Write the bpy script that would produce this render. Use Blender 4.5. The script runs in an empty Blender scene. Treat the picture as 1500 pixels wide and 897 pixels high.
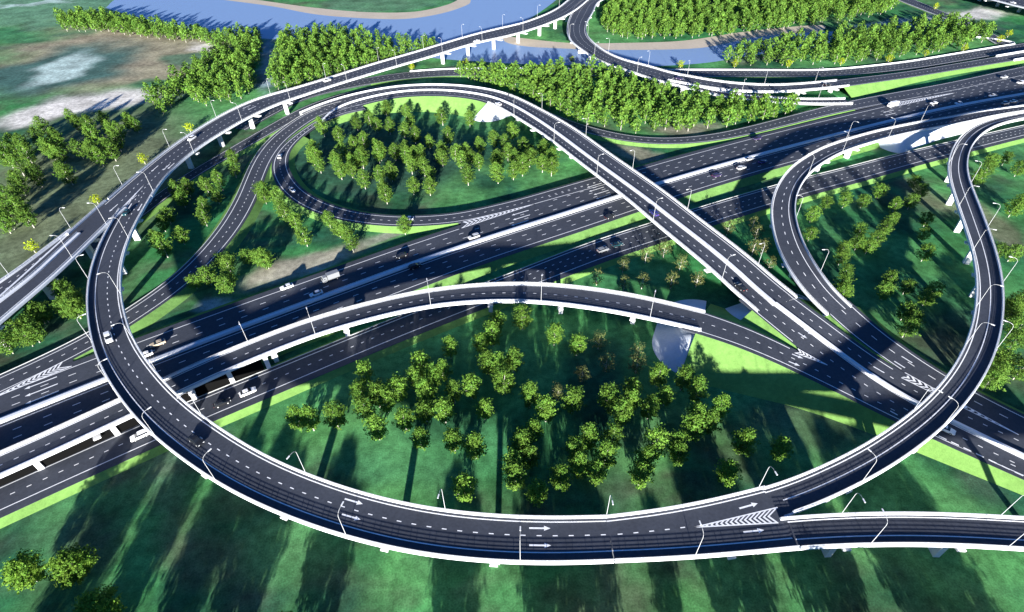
import bpy, math, random
import numpy as np
from mathutils import Matrix, Vector

# ---------------------------------------------------------------- camera, sky, sun, exposure
S = bpy.context.scene
COL = S.collection
CAM_H, PITCH, ROLL, FOC = 135.0, math.radians(40.5166), math.radians(1.1234), 806.08
cam_d = bpy.data.cameras.new('camera')
cam = bpy.data.objects.new('camera', cam_d)
COL.objects.link(cam)
cam_d.sensor_fit = 'HORIZONTAL'
cam_d.sensor_width = 36.0
cam_d.lens = FOC / 1500 * 36.0
cam_d.clip_start, cam_d.clip_end = 1.0, 20000.0
cam.matrix_world = (Matrix.Translation((0, 0, CAM_H)) @ Matrix.Rotation(math.pi / 2 - PITCH, 4, 'X')
                    @ Matrix.Rotation(-ROLL, 4, 'Z'))
S.camera = cam

SUN_EL, SUN_AZ = math.radians(11.3), math.radians(181.0)      # azimuth clockwise from +Y: the sun stands behind the camera
w = bpy.data.worlds.new('World')
S.world = w
w.use_nodes = True
nt = w.node_tree
sky = nt.nodes.new('ShaderNodeTexSky')
sky.sky_type = 'NISHITA'
sky.sun_disc = False
sky.sun_elevation = SUN_EL
sky.sun_rotation = SUN_AZ
sky.air_density, sky.dust_density, sky.ozone_density = 1.0, 0.0, 6.0
bg = nt.nodes['Background']
bg.inputs['Strength'].default_value = 0.042
tint = nt.nodes.new('ShaderNodeVectorMath')
tint.operation = 'MULTIPLY'
tint.inputs[1].default_value = (0.72, 0.95, 1.22)
nt.links.new(sky.outputs[0], tint.inputs[0])
nt.links.new(tint.outputs[0], bg.inputs['Color'])
sun_d = bpy.data.lights.new('sun', 'SUN')
sun_d.energy = 5.0
sun_d.angle = math.radians(1.0)
sun_d.color = (1.0, 0.965, 0.91)
sun = bpy.data.objects.new('sun', sun_d)
COL.objects.link(sun)
_d = Vector((math.sin(SUN_AZ) * math.cos(SUN_EL), math.cos(SUN_AZ) * math.cos(SUN_EL), math.sin(SUN_EL)))
sun.rotation_euler = _d.to_track_quat('Z', 'Y').to_euler()
S.view_settings.view_transform = 'Standard'
S.view_settings.look = 'None'
S.view_settings.gamma = 1.0
S.view_settings.use_curve_mapping = False
S.view_settings.exposure = 1.85

random.seed(7)
RNG = np.random.default_rng(11)

# ---------------------------------------------------------------- map projection: a traced point of known height -> metres
def at(x, y, z=0.0):
    u = (x - 750) / FOC
    v = (y - 448.5) / FOC
    c, s = math.cos(ROLL), math.sin(ROLL)
    u, v = c * u - s * v, s * u + c * v
    fw = math.cos(PITCH) - v * math.sin(PITCH)
    dn = math.sin(PITCH) + v * math.cos(PITCH)
    return np.array([u / dn * (CAM_H - z), fw / dn * (CAM_H - z), z])

def to_map(X, Y):                       # ground point -> map sheet coordinates (vectorised)
    d = Y * math.cos(PITCH) + CAM_H * math.sin(PITCH)
    vv = -(Y * math.sin(PITCH) - CAM_H * math.cos(PITCH))
    u, v = X / d, vv / d
    c, s = math.cos(ROLL), math.sin(ROLL)
    return 750 + (c * u + s * v) * FOC, 448.5 + (-s * u + c * v) * FOC

# ---------------------------------------------------------------- materials
def mat(name, col, rough=0.8, spec=0.3, noise=None, bump=0.0, metallic=0.0):
    m = bpy.data.materials.new(name)
    m.use_nodes = True
    n = m.node_tree.nodes
    l = m.node_tree.links
    p = n['Principled BSDF']
    p.inputs['Roughness'].default_value = rough
    p.inputs['Specular IOR Level'].default_value = spec
    p.inputs['Metallic'].default_value = metallic
    p.inputs['Base Color'].default_value = (*col, 1)
    if noise:
        scales, amount = noise
        tc = n.new('ShaderNodeTexCoord')
        prev = None
        for sc in scales:
            t = n.new('ShaderNodeTexNoise')
            t.inputs['Scale'].default_value = sc
            t.inputs['Detail'].default_value = 5.0
            t.inputs['Roughness'].default_value = 0.6
            l.new(tc.outputs['Object'], t.inputs['Vector'])
            r = n.new('ShaderNodeMapRange')
            r.inputs['From Min'].default_value = 0.25
            r.inputs['From Max'].default_value = 0.75
            r.inputs['To Min'].default_value = 1 - amount
            r.inputs['To Max'].default_value = 1 + amount
            l.new(t.outputs['Fac'], r.inputs['Value'])
            if prev is None:
                prev = r.outputs[0]
            else:
                mm = n.new('ShaderNodeMath')
                mm.operation = 'MULTIPLY'
                l.new(prev, mm.inputs[0])
                l.new(r.outputs[0], mm.inputs[1])
                prev = mm.outputs[0]
        mix = n.new('ShaderNodeVectorMath')
        mix.operation = 'SCALE'
        mix.inputs[0].default_value = col
        l.new(prev, mix.inputs['Scale'])
        l.new(mix.outputs[0], p.inputs['Base Color'])
        if bump:
            b = n.new('ShaderNodeBump')
            b.inputs['Strength'].default_value = bump
            b.inputs['Distance'].default_value = 0.042
            l.new(prev, b.inputs['Height'])
            l.new(b.outputs[0], p.inputs['Normal'])
    return m

M = {
    'asphalt': mat('asphalt', (0.047, 0.053, 0.068), 0.75, 0.25, ((0.05, 1.3), 0.22)),
    'shoulder': mat('shoulder_asphalt', (0.036, 0.040, 0.052), 0.8, 0.2, ((0.05, 1.3), 0.2)),
    'paint': mat('road_paint', (0.80, 0.80, 0.80), 0.6, 0.3, ((0.8, 4.0), 0.12)),
    'concrete': mat('pale_concrete', (0.66, 0.68, 0.71), 0.8, 0.2, ((0.12, 0.9), 0.07)),
    'pier': mat('pier_concrete', (0.70, 0.70, 0.70), 0.85, 0.2, ((0.3, 1.2), 0.08)),
    'slab': mat('slope_concrete', (0.52, 0.56, 0.61), 0.85, 0.2, ((0.2, 1.5), 0.08)),
    'steel': mat('white_steel', (0.5, 0.51, 0.52), 0.45, 0.5),
    'kerb': mat('kerb_stone', (0.55, 0.56, 0.54), 0.85, 0.2, ((0.5, 2.0), 0.12)),
    'void_shade': mat('void_shade', (0.004, 0.004, 0.004), 0.95, 0.05),  # near-black colour painting the deep shade below the curved ramp
    'turf': mat('embankment_turf', (0.160, 0.305, 0.075), 0.95, 0.05, ((0.12, 0.7, 3.0), 0.16)),
    'turf2': mat('verge_turf', (0.125, 0.245, 0.065), 0.95, 0.05, ((0.12, 0.7, 3.0), 0.2)),
    'tyre': mat('tyre_rubber', (0.02, 0.02, 0.02), 0.9, 0.2),
    'glass': mat('car_glass', (0.012, 0.015, 0.02), 0.08, 0.6),
    'lamp_glass': mat('lamp_lens', (0.75, 0.76, 0.76), 0.3, 0.5),
    'red': mat('tail_lamp', (0.35, 0.02, 0.02), 0.3, 0.5),
}

# ---------------------------------------------------------------- mesh collecting
class MB:
    def __init__(self):
        self.v = []
        self.f = []
        self.n = 0
    def verts(self, a):
        a = np.asarray(a, float).reshape(-1, 3)
        self.v.append(a)
        k = self.n
        self.n += len(a)
        return k
    def grid(self, rows, closed=False):          # rows: (n, m, 3)
        rows = np.asarray(rows, float)
        n, m = rows.shape[:2]
        k = self.verts(rows)
        mm = m if closed else m - 1
        i = np.arange(n - 1)[:, None] * m
        j = np.arange(mm)[None, :]
        j2 = (j + 1) % m
        q = np.stack([i + j, i + j2, i + m + j2, i + m + j], -1).reshape(-1, 4) + k
        self.f += q.tolist()
        return k
    def poly(self, pts):
        k = self.verts(pts)
        self.f.append(list(range(k, k + len(pts))))
    def cap(self, pts):
        self.poly(pts)
    def box(self, c, ux, uy, uz, hx, hy, hz):      # centre, axes, half sizes
        c, ux, uy, uz = map(np.asarray, (c, ux, uy, uz))
        p = [c + sx * hx * ux + sy * hy * uy + sz * hz * uz for sz in (-1, 1) for sx, sy in ((-1, -1), (1, -1), (1, 1), (-1, 1))]
        k = self.verts(p)
        self.f += [[k + a for a in q] for q in ((3, 2, 1, 0), (4, 5, 6, 7), (0, 1, 5, 4), (1, 2, 6, 5), (2, 3, 7, 6), (3, 0, 4, 7))]
    def tube(self, path, rad, seg=6):
        path = np.asarray(path, float)
        rad = np.broadcast_to(np.asarray(rad, float), (len(path),))
        rings = []
        for i, p in enumerate(path):
            t = path[min(i + 1, len(path) - 1)] - path[max(i - 1, 0)]
            t = t / np.linalg.norm(t)
            a = np.cross(t, (0, 0, 1.0) if abs(t[2]) < .9 else (1.0, 0, 0))
            a /= np.linalg.norm(a)
            b = np.cross(t, a)
            an = np.arange(seg) * 2 * math.pi / seg
            rings.append(p + rad[i] * (np.cos(an)[:, None] * a + np.sin(an)[:, None] * b))
        self.grid(np.array(rings), True)
        self.poly(rings[0][::-1])
        self.poly(rings[-1])
    def mesh(self, name, m, org=(0, 0, 0), smooth=False):
        me = bpy.data.meshes.new(name)
        v = np.concatenate(self.v) - np.asarray(org) if self.v else np.zeros((0, 3))
        me.from_pydata(v.tolist(), [], self.f)
        me.materials.append(m)
        if smooth:
            me.polygons.foreach_set('use_smooth', [True] * len(me.polygons))
        me.update()
        return me
    def build(self, name, m, parent=None, smooth=False, loc=None):
        org = np.array(parent['_org']) if parent is not None else (np.array(loc) if loc is not None else np.zeros(3))
        o = bpy.data.objects.new(name, self.mesh(name, m, org, smooth))
        COL.objects.link(o)
        if parent is not None:
            o.parent = parent
            o['_org'] = list(map(float, org))
        else:
            o.location = org
            o['_org'] = list(map(float, org))
        return o

def empty(name, loc, label, cat, group=None, kind=None):
    o = bpy.data.objects.new(name, None)
    COL.objects.link(o)
    o.empty_display_size = 0.5
    o.location = loc
    o['_org'] = [float(a) for a in loc]
    tag(o, label, cat, group, kind)
    return o

def tag(o, label=None, cat=None, group=None, kind=None):
    if label: o['label'] = label
    if cat: o['category'] = cat
    if group: o['group'] = group
    if kind: o['kind'] = kind
    return o

# ---------------------------------------------------------------- ribbons: roads between two traced edges
_A0 = at(1113, 457, 7.0)
_A1 = at(1500, 667, 1.6)
_ad = (_A1 - _A0)[:2]
_al = np.linalg.norm(_ad)
_ad = _ad / _al
def z_approach(p):                       # the long earth ramp at the lower right comes down along its axis
    s = float((p[:2] - _A0[:2]) @ _ad) / _al
    return float(np.interp(s, [-0.35, 0, .15, .35, .6, 1, 1.3], [7.3, 7.0, 5.9, 4.2, 2.7, 1.7, 1.5]))

def edge(txt, z0=None, dz=0.0):
    pts, zs = [], []
    for tok in txt.split():
        a = tok.split(',')
        pts.append((float(a[0]), float(a[1])))
        zs.append(a[2] if len(a) > 2 else None)
    n = len(pts)
    idx = [i for i in range(n) if zs[i] not in (None, 'a')]
    out = []
    for i, (x, y) in enumerate(pts):
        if zs[i] == 'a':
            z = 4.0
            for _ in range(6):
                z = z_approach(at(x, y, z + dz))
        elif idx:
            z = float(np.interp(i, idx, [float(zs[k]) for k in idx]))
        else:
            z = z0
        p = at(x, y, z + dz)
        p[2] = z
        out.append(p)
    return np.array(out)

def catmull(P, per=10):
    P = np.asarray(P)
    if len(P) == 2:
        return np.linspace(P[0], P[1], per + 1)
    Q = np.vstack([2 * P[0] - P[1], P, 2 * P[-1] - P[-2]])
    out = []
    for i in range(1, len(Q) - 2):
        p0, p1, p2, p3 = Q[i - 1], Q[i], Q[i + 1], Q[i + 2]
        d = [max(np.linalg.norm(b - a) ** .5, 1e-6) for a, b in ((p0, p1), (p1, p2), (p2, p3))]
        m1 = (p1 - p0) / d[0] - (p2 - p0) / (d[0] + d[1]) + (p2 - p1) / d[1]
        m2 = (p2 - p1) / d[1] - (p3 - p1) / (d[1] + d[2]) + (p3 - p2) / d[2]
        m1, m2 = m1 * d[1], m2 * d[1]
        t = np.linspace(0, 1, per, endpoint=False)[:, None]
        out.append((2 * t**3 - 3 * t**2 + 1) * p1 + (t**3 - 2 * t**2 + t) * m1 + (-2 * t**3 + 3 * t**2) * p2 + (t**3 - t**2) * m2)
    out.append(P[-1:])
    return np.vstack(out)

def resample(P, n=None, step=None):
    P = np.asarray(P)
    d = np.r_[0, np.cumsum(np.linalg.norm(np.diff(P[:, :2], axis=0), axis=1))]
    if n is None:
        n = max(int(round(d[-1] / step)) + 1, 3)
    s = np.linspace(0, d[-1], n)
    return np.stack([np.interp(s, d, P[:, k]) for k in range(P.shape[1])], 1)

def smooth(a, sig):
    a = np.asarray(a, float)
    one = a.ndim == 1
    if one: a = a[:, None]
    k = int(sig * 3)
    if k < 1 or len(a) < 4:
        return a[:, 0] if one else a
    k = min(k, len(a) - 1)
    w_ = np.exp(-.5 * (np.arange(-k, k + 1) / sig) ** 2)
    w_ /= w_.sum()
    lo = 2 * a[0] - a[1:k + 1][::-1]
    hi = 2 * a[-1] - a[-k - 1:-1][::-1]
    b = np.vstack([lo, a, hi])
    r = np.stack([np.convolve(b[:, j], w_, 'valid') for j in range(a.shape[1])], 1)
    return r[:, 0] if one else r

STEP = 1.5
RIBS = []
class Rib:
    def __init__(self, L, R, sig=6, wsig=14, const=False, ext=(0, 0), reg=True):
        L, R = catmull(L), catmull(R)
        n = max(len(resample(L, step=STEP)), len(resample(R, step=STEP)))
        L, R = smooth(resample(L, n), sig), smooth(resample(R, n), sig)
        C = (L + R) / 2
        for k, e in enumerate(ext):
            if e > 0:
                m = int(e / STEP)
                if k == 0:
                    t = C[0] - C[3]
                    t = t / np.linalg.norm(t[:2]); t[2] = 0
                    C = np.vstack([C[0] + t * STEP * np.arange(m, 0, -1)[:, None], C])
                    L = np.vstack([L[0] + t * STEP * np.arange(m, 0, -1)[:, None], L])
                    R = np.vstack([R[0] + t * STEP * np.arange(m, 0, -1)[:, None], R])
                else:
                    t = C[-1] - C[-4]
                    t = t / np.linalg.norm(t[:2]); t[2] = 0
                    C = np.vstack([C, C[-1] + t * STEP * np.arange(1, m + 1)[:, None]])
                    L = np.vstack([L, L[-1] + t * STEP * np.arange(1, m + 1)[:, None]])
                    R = np.vstack([R, R[-1] + t * STEP * np.arange(1, m + 1)[:, None]])
        self.C = C
        T = np.gradient(C[:, :2], axis=0)
        T = smooth(T, 2)
        T /= np.linalg.norm(T, axis=1)[:, None]
        self.T = T
        self.N = np.stack([-T[:, 1], T[:, 0]], 1)
        h = np.einsum('ij,ij->i', (L - R)[:, :2], self.N) / 2
        if h.mean() < 0:                 # +offset is always the side traced first
            self.N = -self.N
        h = np.abs(h)
        h = np.full(len(C), np.median(h)) if const else smooth(h, wsig)
        self.h = h
        self.s = np.r_[0, np.cumsum(np.linalg.norm(np.diff(C[:, :2], axis=0), axis=1))]
        if reg:
            RIBS.append(self)
    def pos(self, off, dz=0.0, a=0, b=None):
        off = np.broadcast_to(np.asarray(off, float), (len(self.C),))
        p = self.C.copy()
        p[:, :2] += self.N * off[:, None]
        p[:, 2] += dz
        return p[a:b]
    def near(self, p):
        d = np.linalg.norm(self.C[:, :2] - np.asarray(p)[:2], axis=1)
        return int(np.argmin(d))
    def at_map(self, x, y, dz=0.0):            # point of the road under a traced map point
        z = 5.0
        for _ in range(6):
            p = at(x, y, z + dz)
            i = self.near(p)
            z = self.C[i, 2]
        p = at(x, y, z + dz)
        p[2] = z
        return p, i
    def off_of(self, p, i):
        return float((np.asarray(p)[:2] - self.C[i, :2]) @ self.N[i])

def strip(mb, rib, o0, o1, z0=0.0, z1=0.0, a=0, b=None):
    mb.grid(np.stack([rib.pos(o0, z0, a, b), rib.pos(o1, z1, a, b)], 1))

def profile(mb, rib, prof, a=0, b=None, caps=True):     # closed cross-section [(off, dz), ...] swept along the road
    rows = np.stack([rib.pos(o, z, a, b) for o, z in prof], 1)
    mb.grid(rows, True)
    if caps:
        mb.poly(rows[0][::-1])
        mb.poly(rows[-1])

def solid(mb, rib, off, w_=0.28, dz=0.012, a=0, b=None):
    off = np.broadcast_to(np.asarray(off, float), (len(rib.C),))
    strip(mb, rib, off + w_ / 2, off - w_ / 2, dz, dz, a, b)

def dashes(mb, rib, off, period=3.75, ln=1.15, w_=0.26, dz=0.012, a=0, b=None, phase=0.0):
    off = np.broadcast_to(np.asarray(off, float), (len(rib.C),))
    b = len(rib.C) if b is None else b
    s0, s1 = rib.s[a], rib.s[b - 1]
    for st in np.arange(s0 + phase, s1 - ln, period):
        rows = []
        for q in (st, st + ln):
            c = np.array([np.interp(q, rib.s, rib.C[:, k]) for k in range(3)])
            nn = np.array([np.interp(q, rib.s, rib.N[:, k]) for k in range(2)])
            o = np.interp(q, rib.s, off)
            rows.append([[c[0] + nn[0] * (o + e), c[1] + nn[1] * (o + e), c[2] + dz] for e in (w_ / 2, -w_ / 2)])
        mb.grid(rows)

def arrow(par, rib, i, off, sgn=1, ln=4.2, dz=0.014, wide=1.0):
    mb = MB()
    c = rib.pos(off, dz)[i]
    t = np.array([*rib.T[i], 0]) * sgn
    n = np.array([-t[1], t[0], 0])
    z = np.array([0, 0, 0])
    f = lambda x, y: c + t * x + n * y * wide
    mb.poly([f(-ln / 2, -.17), f(ln / 2 - 1.5, -.17), f(ln / 2 - 1.5, .17), f(-ln / 2, .17)])
    mb.poly([f(ln / 2 - 1.5, -.5), f(ln / 2, 0), f(ln / 2 - 1.5, .5)])
    mb.build('arrow_marking', M['paint'], par)

def chevrons(par, tip, wl, wr, n=14, dz=0.016, lw=0.3):
    """painted gore: two border lines from the tip to the wide end and V-strokes between them"""
    mb = MB()
    tip, wl, wr = map(np.asarray, (tip, wl, wr))
    up = np.array([0, 0, dz])
    def band(a, b, w_):
        t = b - a; t = t / np.linalg.norm(t)
        m = np.array([-t[1], t[0], 0]) * w_ / 2
        mb.poly([a + m + up, a - m + up, b - m + up, b + m + up])
    band(tip, wl, lw)
    band(tip, wr, lw)
    ax = (wl + wr) / 2 - tip
    L = np.linalg.norm(ax)
    e = ax / L
    for k in range(n):
        f0 = (k + 1.2) / (n + .6)
        f1 = f0 + .46 / (n + .6)
        lead = .55 * np.linalg.norm(wl - wr) * f0 / L
        pts0, pts1 = [], []
        for f, acc in ((f0, pts0), (f1, pts1)):
            l, r = tip + (wl - tip) * f, tip + (wr - tip) * f
            mm = (l + r) / 2 - e * L * lead
            acc += [l, mm, r]
        z = up + np.array([0, 0, .003])
        mb.poly([pts0[0] + z, pts0[1] + z, pts1[1] + z, pts1[0] + z])
        mb.poly([pts0[1] + z, pts0[2] + z, pts1[2] + z, pts1[1] + z])
    mb.build('chevron_marking', M['paint'], par)

# ---------------------------------------------------------------- raised roads
PIERS = []
def deck(root, rib, a=0, b=None, depth=1.7, parL=True, parR=True, lines=(), dash=(), piers=None, pier_w=2.4, girder=True, surf=True,
         wall_h=0.55, sdz=0.0, parw=.26, la=None):
    """one run of bridge deck: box girder, road surface, parapets with railings, painted lines, piers"""
    h = rib.h
    W = h + parw + .09
    nb = len(rib.C) if b is None else b
    if girder:
        g = MB()
        profile(g, rib, [(W, -.12), (W, -.34), (W * .66, -.7), (W * .5, -depth), (-W * .5, -depth), (-W * .66, -.7), (-W, -.34), (-W, -.12)], a, b)
        g.build('deck', M['concrete'], root)
    if surf:
        s_ = MB()
        strip(s_, rib, h - .1, -h + .1, sdz, sdz, a, b)
        s_.build('road_surface', M['asphalt'], root)
    for sgn, on in ((1, parL), (-1, parR)):
        if not on: continue
        aa, bb = (a, nb) if on is True else (on[0], on[1] if on[1] is not None else nb)
        p = MB()
        prof = [(sgn * (h - .22), -.125), (sgn * (h - .17), wall_h), (sgn * (h + parw), wall_h), (sgn * (h + parw + .092), -.16)]
        profile(p, rib, prof if sgn < 0 else prof[::-1], aa, bb)
        po = p.build('parapet', M['concrete'], root)
        r = MB()
        for zz in (.70, .90, 1.12):
            profile(r, rib, [(sgn * h - .05, wall_h + zz - .55 - .03), (sgn * h + .05, wall_h + zz - .55 - .03), (sgn * h + .05, wall_h + zz - .55 + .03), (sgn * h - .05, wall_h + zz - .55 + .03)], aa, bb)
        ss = rib.s[aa], rib.s[bb - 1]
        for q in np.arange(ss[0] + .5, ss[1], 2.2):
            i = int(np.clip(np.searchsorted(rib.s, q), 0, len(rib.s) - 1))
            c = rib.pos(sgn * h, wall_h + .29)[i]
            r.box(c, (*rib.T[i], 0), (*rib.N[i], 0), (0, 0, 1), .055, .05, .29)
        r.build('railing', M['steel'], po)
    mk = MB()
    for f, w_ in lines:                      # f: inset from the left (>0) or right (<0) parapet
        off = h - f if f > 0 else -h - f
        solid(mk, rib, off, w_, a=a if la is None else la, b=b)
    for f in dash:                           # f: share of the width counted from the left parapet
        f, per, ln = f if isinstance(f, tuple) else (f, 3.75, 1.15)
        dashes(mk, rib, h - 2 * h * f, per, ln, a=a, b=b, phase=.6)
    if mk.n:
        mk.build('lane_marking', M['paint'], root)
    if piers:
        for i in piers:
            pier(root, rib, i, depth, pier_w)

def pier_stations(rib, px, py, spacing, lo=0, hi=None, dz=0.0):
    p, i0 = rib.at_map(px, py, dz)
    hi = len(rib.C) if hi is None else hi
    s0 = rib.s[i0]
    out = []
    for k in range(-60, 60):
        q = s0 + k * spacing
        if rib.s[lo] + 3 < q < rib.s[hi - 1] - 3:
            out.append(int(np.searchsorted(rib.s, q)))
    return out

def pier(root, rib, i, depth=1.7, pw=2.4, span=None):
    c = rib.C[i]
    for r2, a_, b_ in CLEAR:                 # keep columns out of the roads that pass below
        d = np.linalg.norm(r2.C[:, :2] - c[:2], axis=1)
        k = int(np.argmin(d))
        if d[k] < r2.h[k] + 2.2 and r2.C[k, 2] < c[2] - 3:
            return
    t, n = np.array([*rib.T[i], 0]), np.array([*rib.N[i], 0])
    up = np.array([0, 0, 1.0])
    top = c[2] - depth + .02
    hw = rib.h[i]
    m = MB()
    capw = hw + .3
    def ring(z, hx, hy): return [np.array([c[0], c[1], z]) + t * sx * hx + n * sy * hy for sx, sy in ((-1, -1), (1, -1), (1, 1), (-1, 1))]
    m.grid([ring(top, .95, capw), ring(top - .55, .95, capw), ring(top - 1.35, .75, pw / 2), ring(-0.3, .75, pw / 2)], True)
    m.poly(ring(top, .95, capw))
    m.build('pier', M['pier'], root)
    PIERS.append(c[:2])

CLEAR = []

def cone(root, corner, out_dir, fwd_dir, ztop, run=1.5, sweep=1.0, name='slope_paving'):
    """paved quarter cone at the end of an embankment: apex at the deck corner"""
    m = MB()
    out_dir, fwd_dir = np.asarray(out_dir), np.asarray(fwd_dir)
    N_ = 14
    R_ = ztop * run
    rows = []
    for fr in (0.0, .5, 1.0):
        row = []
        for k in range(N_ + 1):
            an = k / N_ * math.pi / 2 * sweep
            d = out_dir * math.cos(an) + fwd_dir * math.sin(an)
            row.append([corner[0] + d[0] * R_ * fr, corner[1] + d[1] * R_ * fr, ztop * (1 - fr) + .03])
        rows.append(row)
    m.grid(np.array(rows))
    m.build(name, M['slab'], root)

def abutment(root, rib, i, sgn, mname='slope_paving', left=True, right=True, run=1.8):
    """sgn=+1: the bridge leads onwards from station i; -1: the bridge arrives at i"""
    c, t, n = rib.C[i], rib.T[i] * sgn, rib.N[i]
    zt = c[2] - .35
    h = rib.h[i] + .9
    for s_, on in ((1, left), (-1, right)):
        if on:
            cone(root, (c[0] + n[0] * h * s_, c[1] + n[1] * h * s_), n * s_, t, zt, run)
    m = MB()
    a_, b_ = c[:2] + n * h, c[:2] - n * h
    m.poly([[*a_, zt], [*b_, zt], [*(b_ + t * zt * run), .03], [*(a_ + t * zt * run), .03]])
    m.build(mname, M['slab'], root)

# ---------------------------------------------------------------- roads on the ground or on banks
NROAD = [0]
def road(rib, el=1.6, er=1.6, slopes=(True, True), lines=True, dash=(.5,), a=0, b=None, sub=0.0, turf='turf2', period=3.75, kerbs=(False, False),
         mb=None, run=1.6, name='road', dseg=None, skirt=None, ewl=True, ewr=True):
    """rib edges are the white edge lines; the paving runs el / er metres beyond them"""
    h = rib.h
    oL, oR = h + el, -h - er
    o = MB()
    rows = np.stack([rib.pos(oL, -.5 - sub, a, b), rib.pos(oL, -sub, a, b), rib.pos(oR, -sub, a, b), rib.pos(oR, -.5 - sub, a, b)], 1)
    o.grid(rows)
    ob = o.build(name, M['asphalt'])
    tag(ob, kind='structure')
    mk = MB()
    if lines:
        if ewl: solid(mk, rib, h - .05, .3, a=a, b=b)
        if ewr: solid(mk, rib, -h + .05, .3, a=a, b=b)
    for f in dash:
        if isinstance(f, tuple):
            f, aa, bb = f
        else:
            aa, bb = a, b
        dashes(mk, rib, h - 2 * h * f, period, period * .3, .28, a=aa, b=bb)
    if mk.n:
        mk.build('road_marking', M['paint'], ob)
    for sg, on, o_ in ((1, slopes[0], oL), (-1, slopes[1], oR)):
        if not on: continue
        aa, bb = (a, b) if on is True else on
        m = MB()
        p0 = rib.pos(o_ - sg * .02, -.06 - sub, aa, bb)
        drop = np.maximum(rib.C[aa:bb, 2], .3)
        p1 = rib.pos(np.broadcast_to(o_, (len(rib.C),)) + sg * (np.maximum(rib.C[:, 2], .3) * run + .6), 0, aa, bb)
        p1[:, 2] = -.05
        if sg < 0: p0, p1 = p0, p1
        m.grid(np.stack([p0, (p0 + p1) / 2, p1], 1))
        m.build('embankment', M[turf], ob)
    for sg, on, o_ in ((1, kerbs[0], oL), (-1, kerbs[1], oR)):
        if not on: continue
        m = MB()
        wd, ht = on
        pr = [(o_ + sg * .02, -.3), (o_ + sg * .02, ht), (o_ + sg * wd, ht), (o_ + sg * wd, -.4)]
        off = lambda q: q
        rows = np.stack([rib.pos(q, z_, a, b) for q, z_ in pr], 1)
        m.grid(rows, True)
        m.build('kerb', M['kerb'], ob)
    return ob

def wall(mb, rib, off, half, hgt, a=0, b=None, base=-.3):
    off = np.broadcast_to(np.asarray(off, float), (len(rib.C),))
    profile(mb, rib, [(off + half, base), (off + half * .72, hgt), (off - half * .72, hgt), (off - half, base)], a, b)

# ================================================================= THE ROADS
# ---- the main highway: one traced centre barrier, lanes laid off in metres
mtxt = '0,615 53.5,593 107,572.5 152.5,555 217.6,528.5 260.4,513 303.5,496 357,475 410.5,456 450,442 600,386 640,372 680,358 720.4,344 760.5,332 807,319 847,305.6 887,292 960.3,269 1007,254.5 1060,240 1093.6,230 1133.8,220 1200,202.5 1240,192 1293.6,179 1347,165.5 1400,154 1460.5,143 1500,136.3'
_m = edge(mtxt, 2.0, .9)
main = Rib(_m + np.array([0, .01, 0]), _m - np.array([0, .01, 0]), sig=14, ext=(90, 120))
main.h = np.full(len(main.C), 15.0)
MAIN = main
iA = lambda x, y, z=2.0: main.near(at(x, y, z))
n_m = len(main.C)
up_out = np.interp(np.arange(n_m), [iA(690, 330), iA(745, 298), iA(870, 261), iA(930, 247), iA(1034, 221), iA(1100, 203), iA(1297, 157), n_m - 1],
                   [13.4, 13.4, 13.4, 17.2, 17.4, 17.8, 17.6, 17.6])
def main_road():
    o = MB()
    L = up_out + 2.9
    rows = np.stack([main.pos(L, -.6), main.pos(L, 0), main.pos(-15.8, 0), main.pos(-15.8, -.6)], 1)
    o.grid(rows)
    ob = tag(o.build('road', M['asphalt']), kind='structure')
    mk = MB()
    solid(mk, main, -2.1, .26)
    solid(mk, main, 2.1, .26)
    solid(mk, main, -13.3, .3)
    i1, i2 = iA(676, 335.6), iA(905, 253)
    solid(mk, main, 13.4, .3, b=i1)
    solid(mk, main, up_out, .3, a=i2, b=iA(1300, 157))
    for o_ in (-5.8, -9.6, 5.8, 9.6):
        dashes(mk, main, o_, 7.72, 2.15, .27)
    i3 = iA(800, 285)
    dashes(mk, main, 13.4, 7.72, 2.15, .27, a=i3)
    dashes(mk, main, 17.3, 3.75, 1.15, .27, a=i3, b=i2)
    i4 = iA(1350, 140)
    for o_ in (17.3, 21.0, 24.7):
        dashes(mk, main, o_, 7.72, 2.15, .27, a=i4)
    # straight-ahead arrows ahead of the gores
    for (x, y, o_) in ((62, 566, 11.5), (62, 575, 7.7), (62, 585, 3.9), (757, 305, 11.5), (757, 314, 7.7), (757, 322, 3.9), (868, 270, 15.3), (872, 275, 11.5), (877, 279, 7.7), (880, 285, 3.9),
                       (1310, 166, 11.5), (1310, 170, 7.7)):
        arrow(ob, main, iA(x, y), o_, -1, 9.0, wide=1.3)
    mk.build('road_marking', M['paint'], ob)
    for sg, off, a_, b_ in ((1, L, 0, iA(668, 338)), (1, L, iA(930, 247), iA(1210, 175)), (-1, np.full(n_m, -15.8), 0, None)):
        m = MB()
        p0 = main.pos(off - sg * .02, -.08, a_, b_)
        p1 = main.pos(off + sg * 4.2, 0, a_, b_)
        p1[:, 2] = -.05
        m.grid(np.stack([p0, p1], 1))
        m.build('embankment', M['turf2'], ob)
    bar = MB()
    wall(bar, main, 0, .95, .85)
    tag(bar.build('median_barrier', M['concrete']), 'white concrete median barrier running down the middle of the wide main highway', 'barrier')
main_road()
CLEAR.append((main, 0, None))
main.h = np.full(n_m, 16.5)

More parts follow.
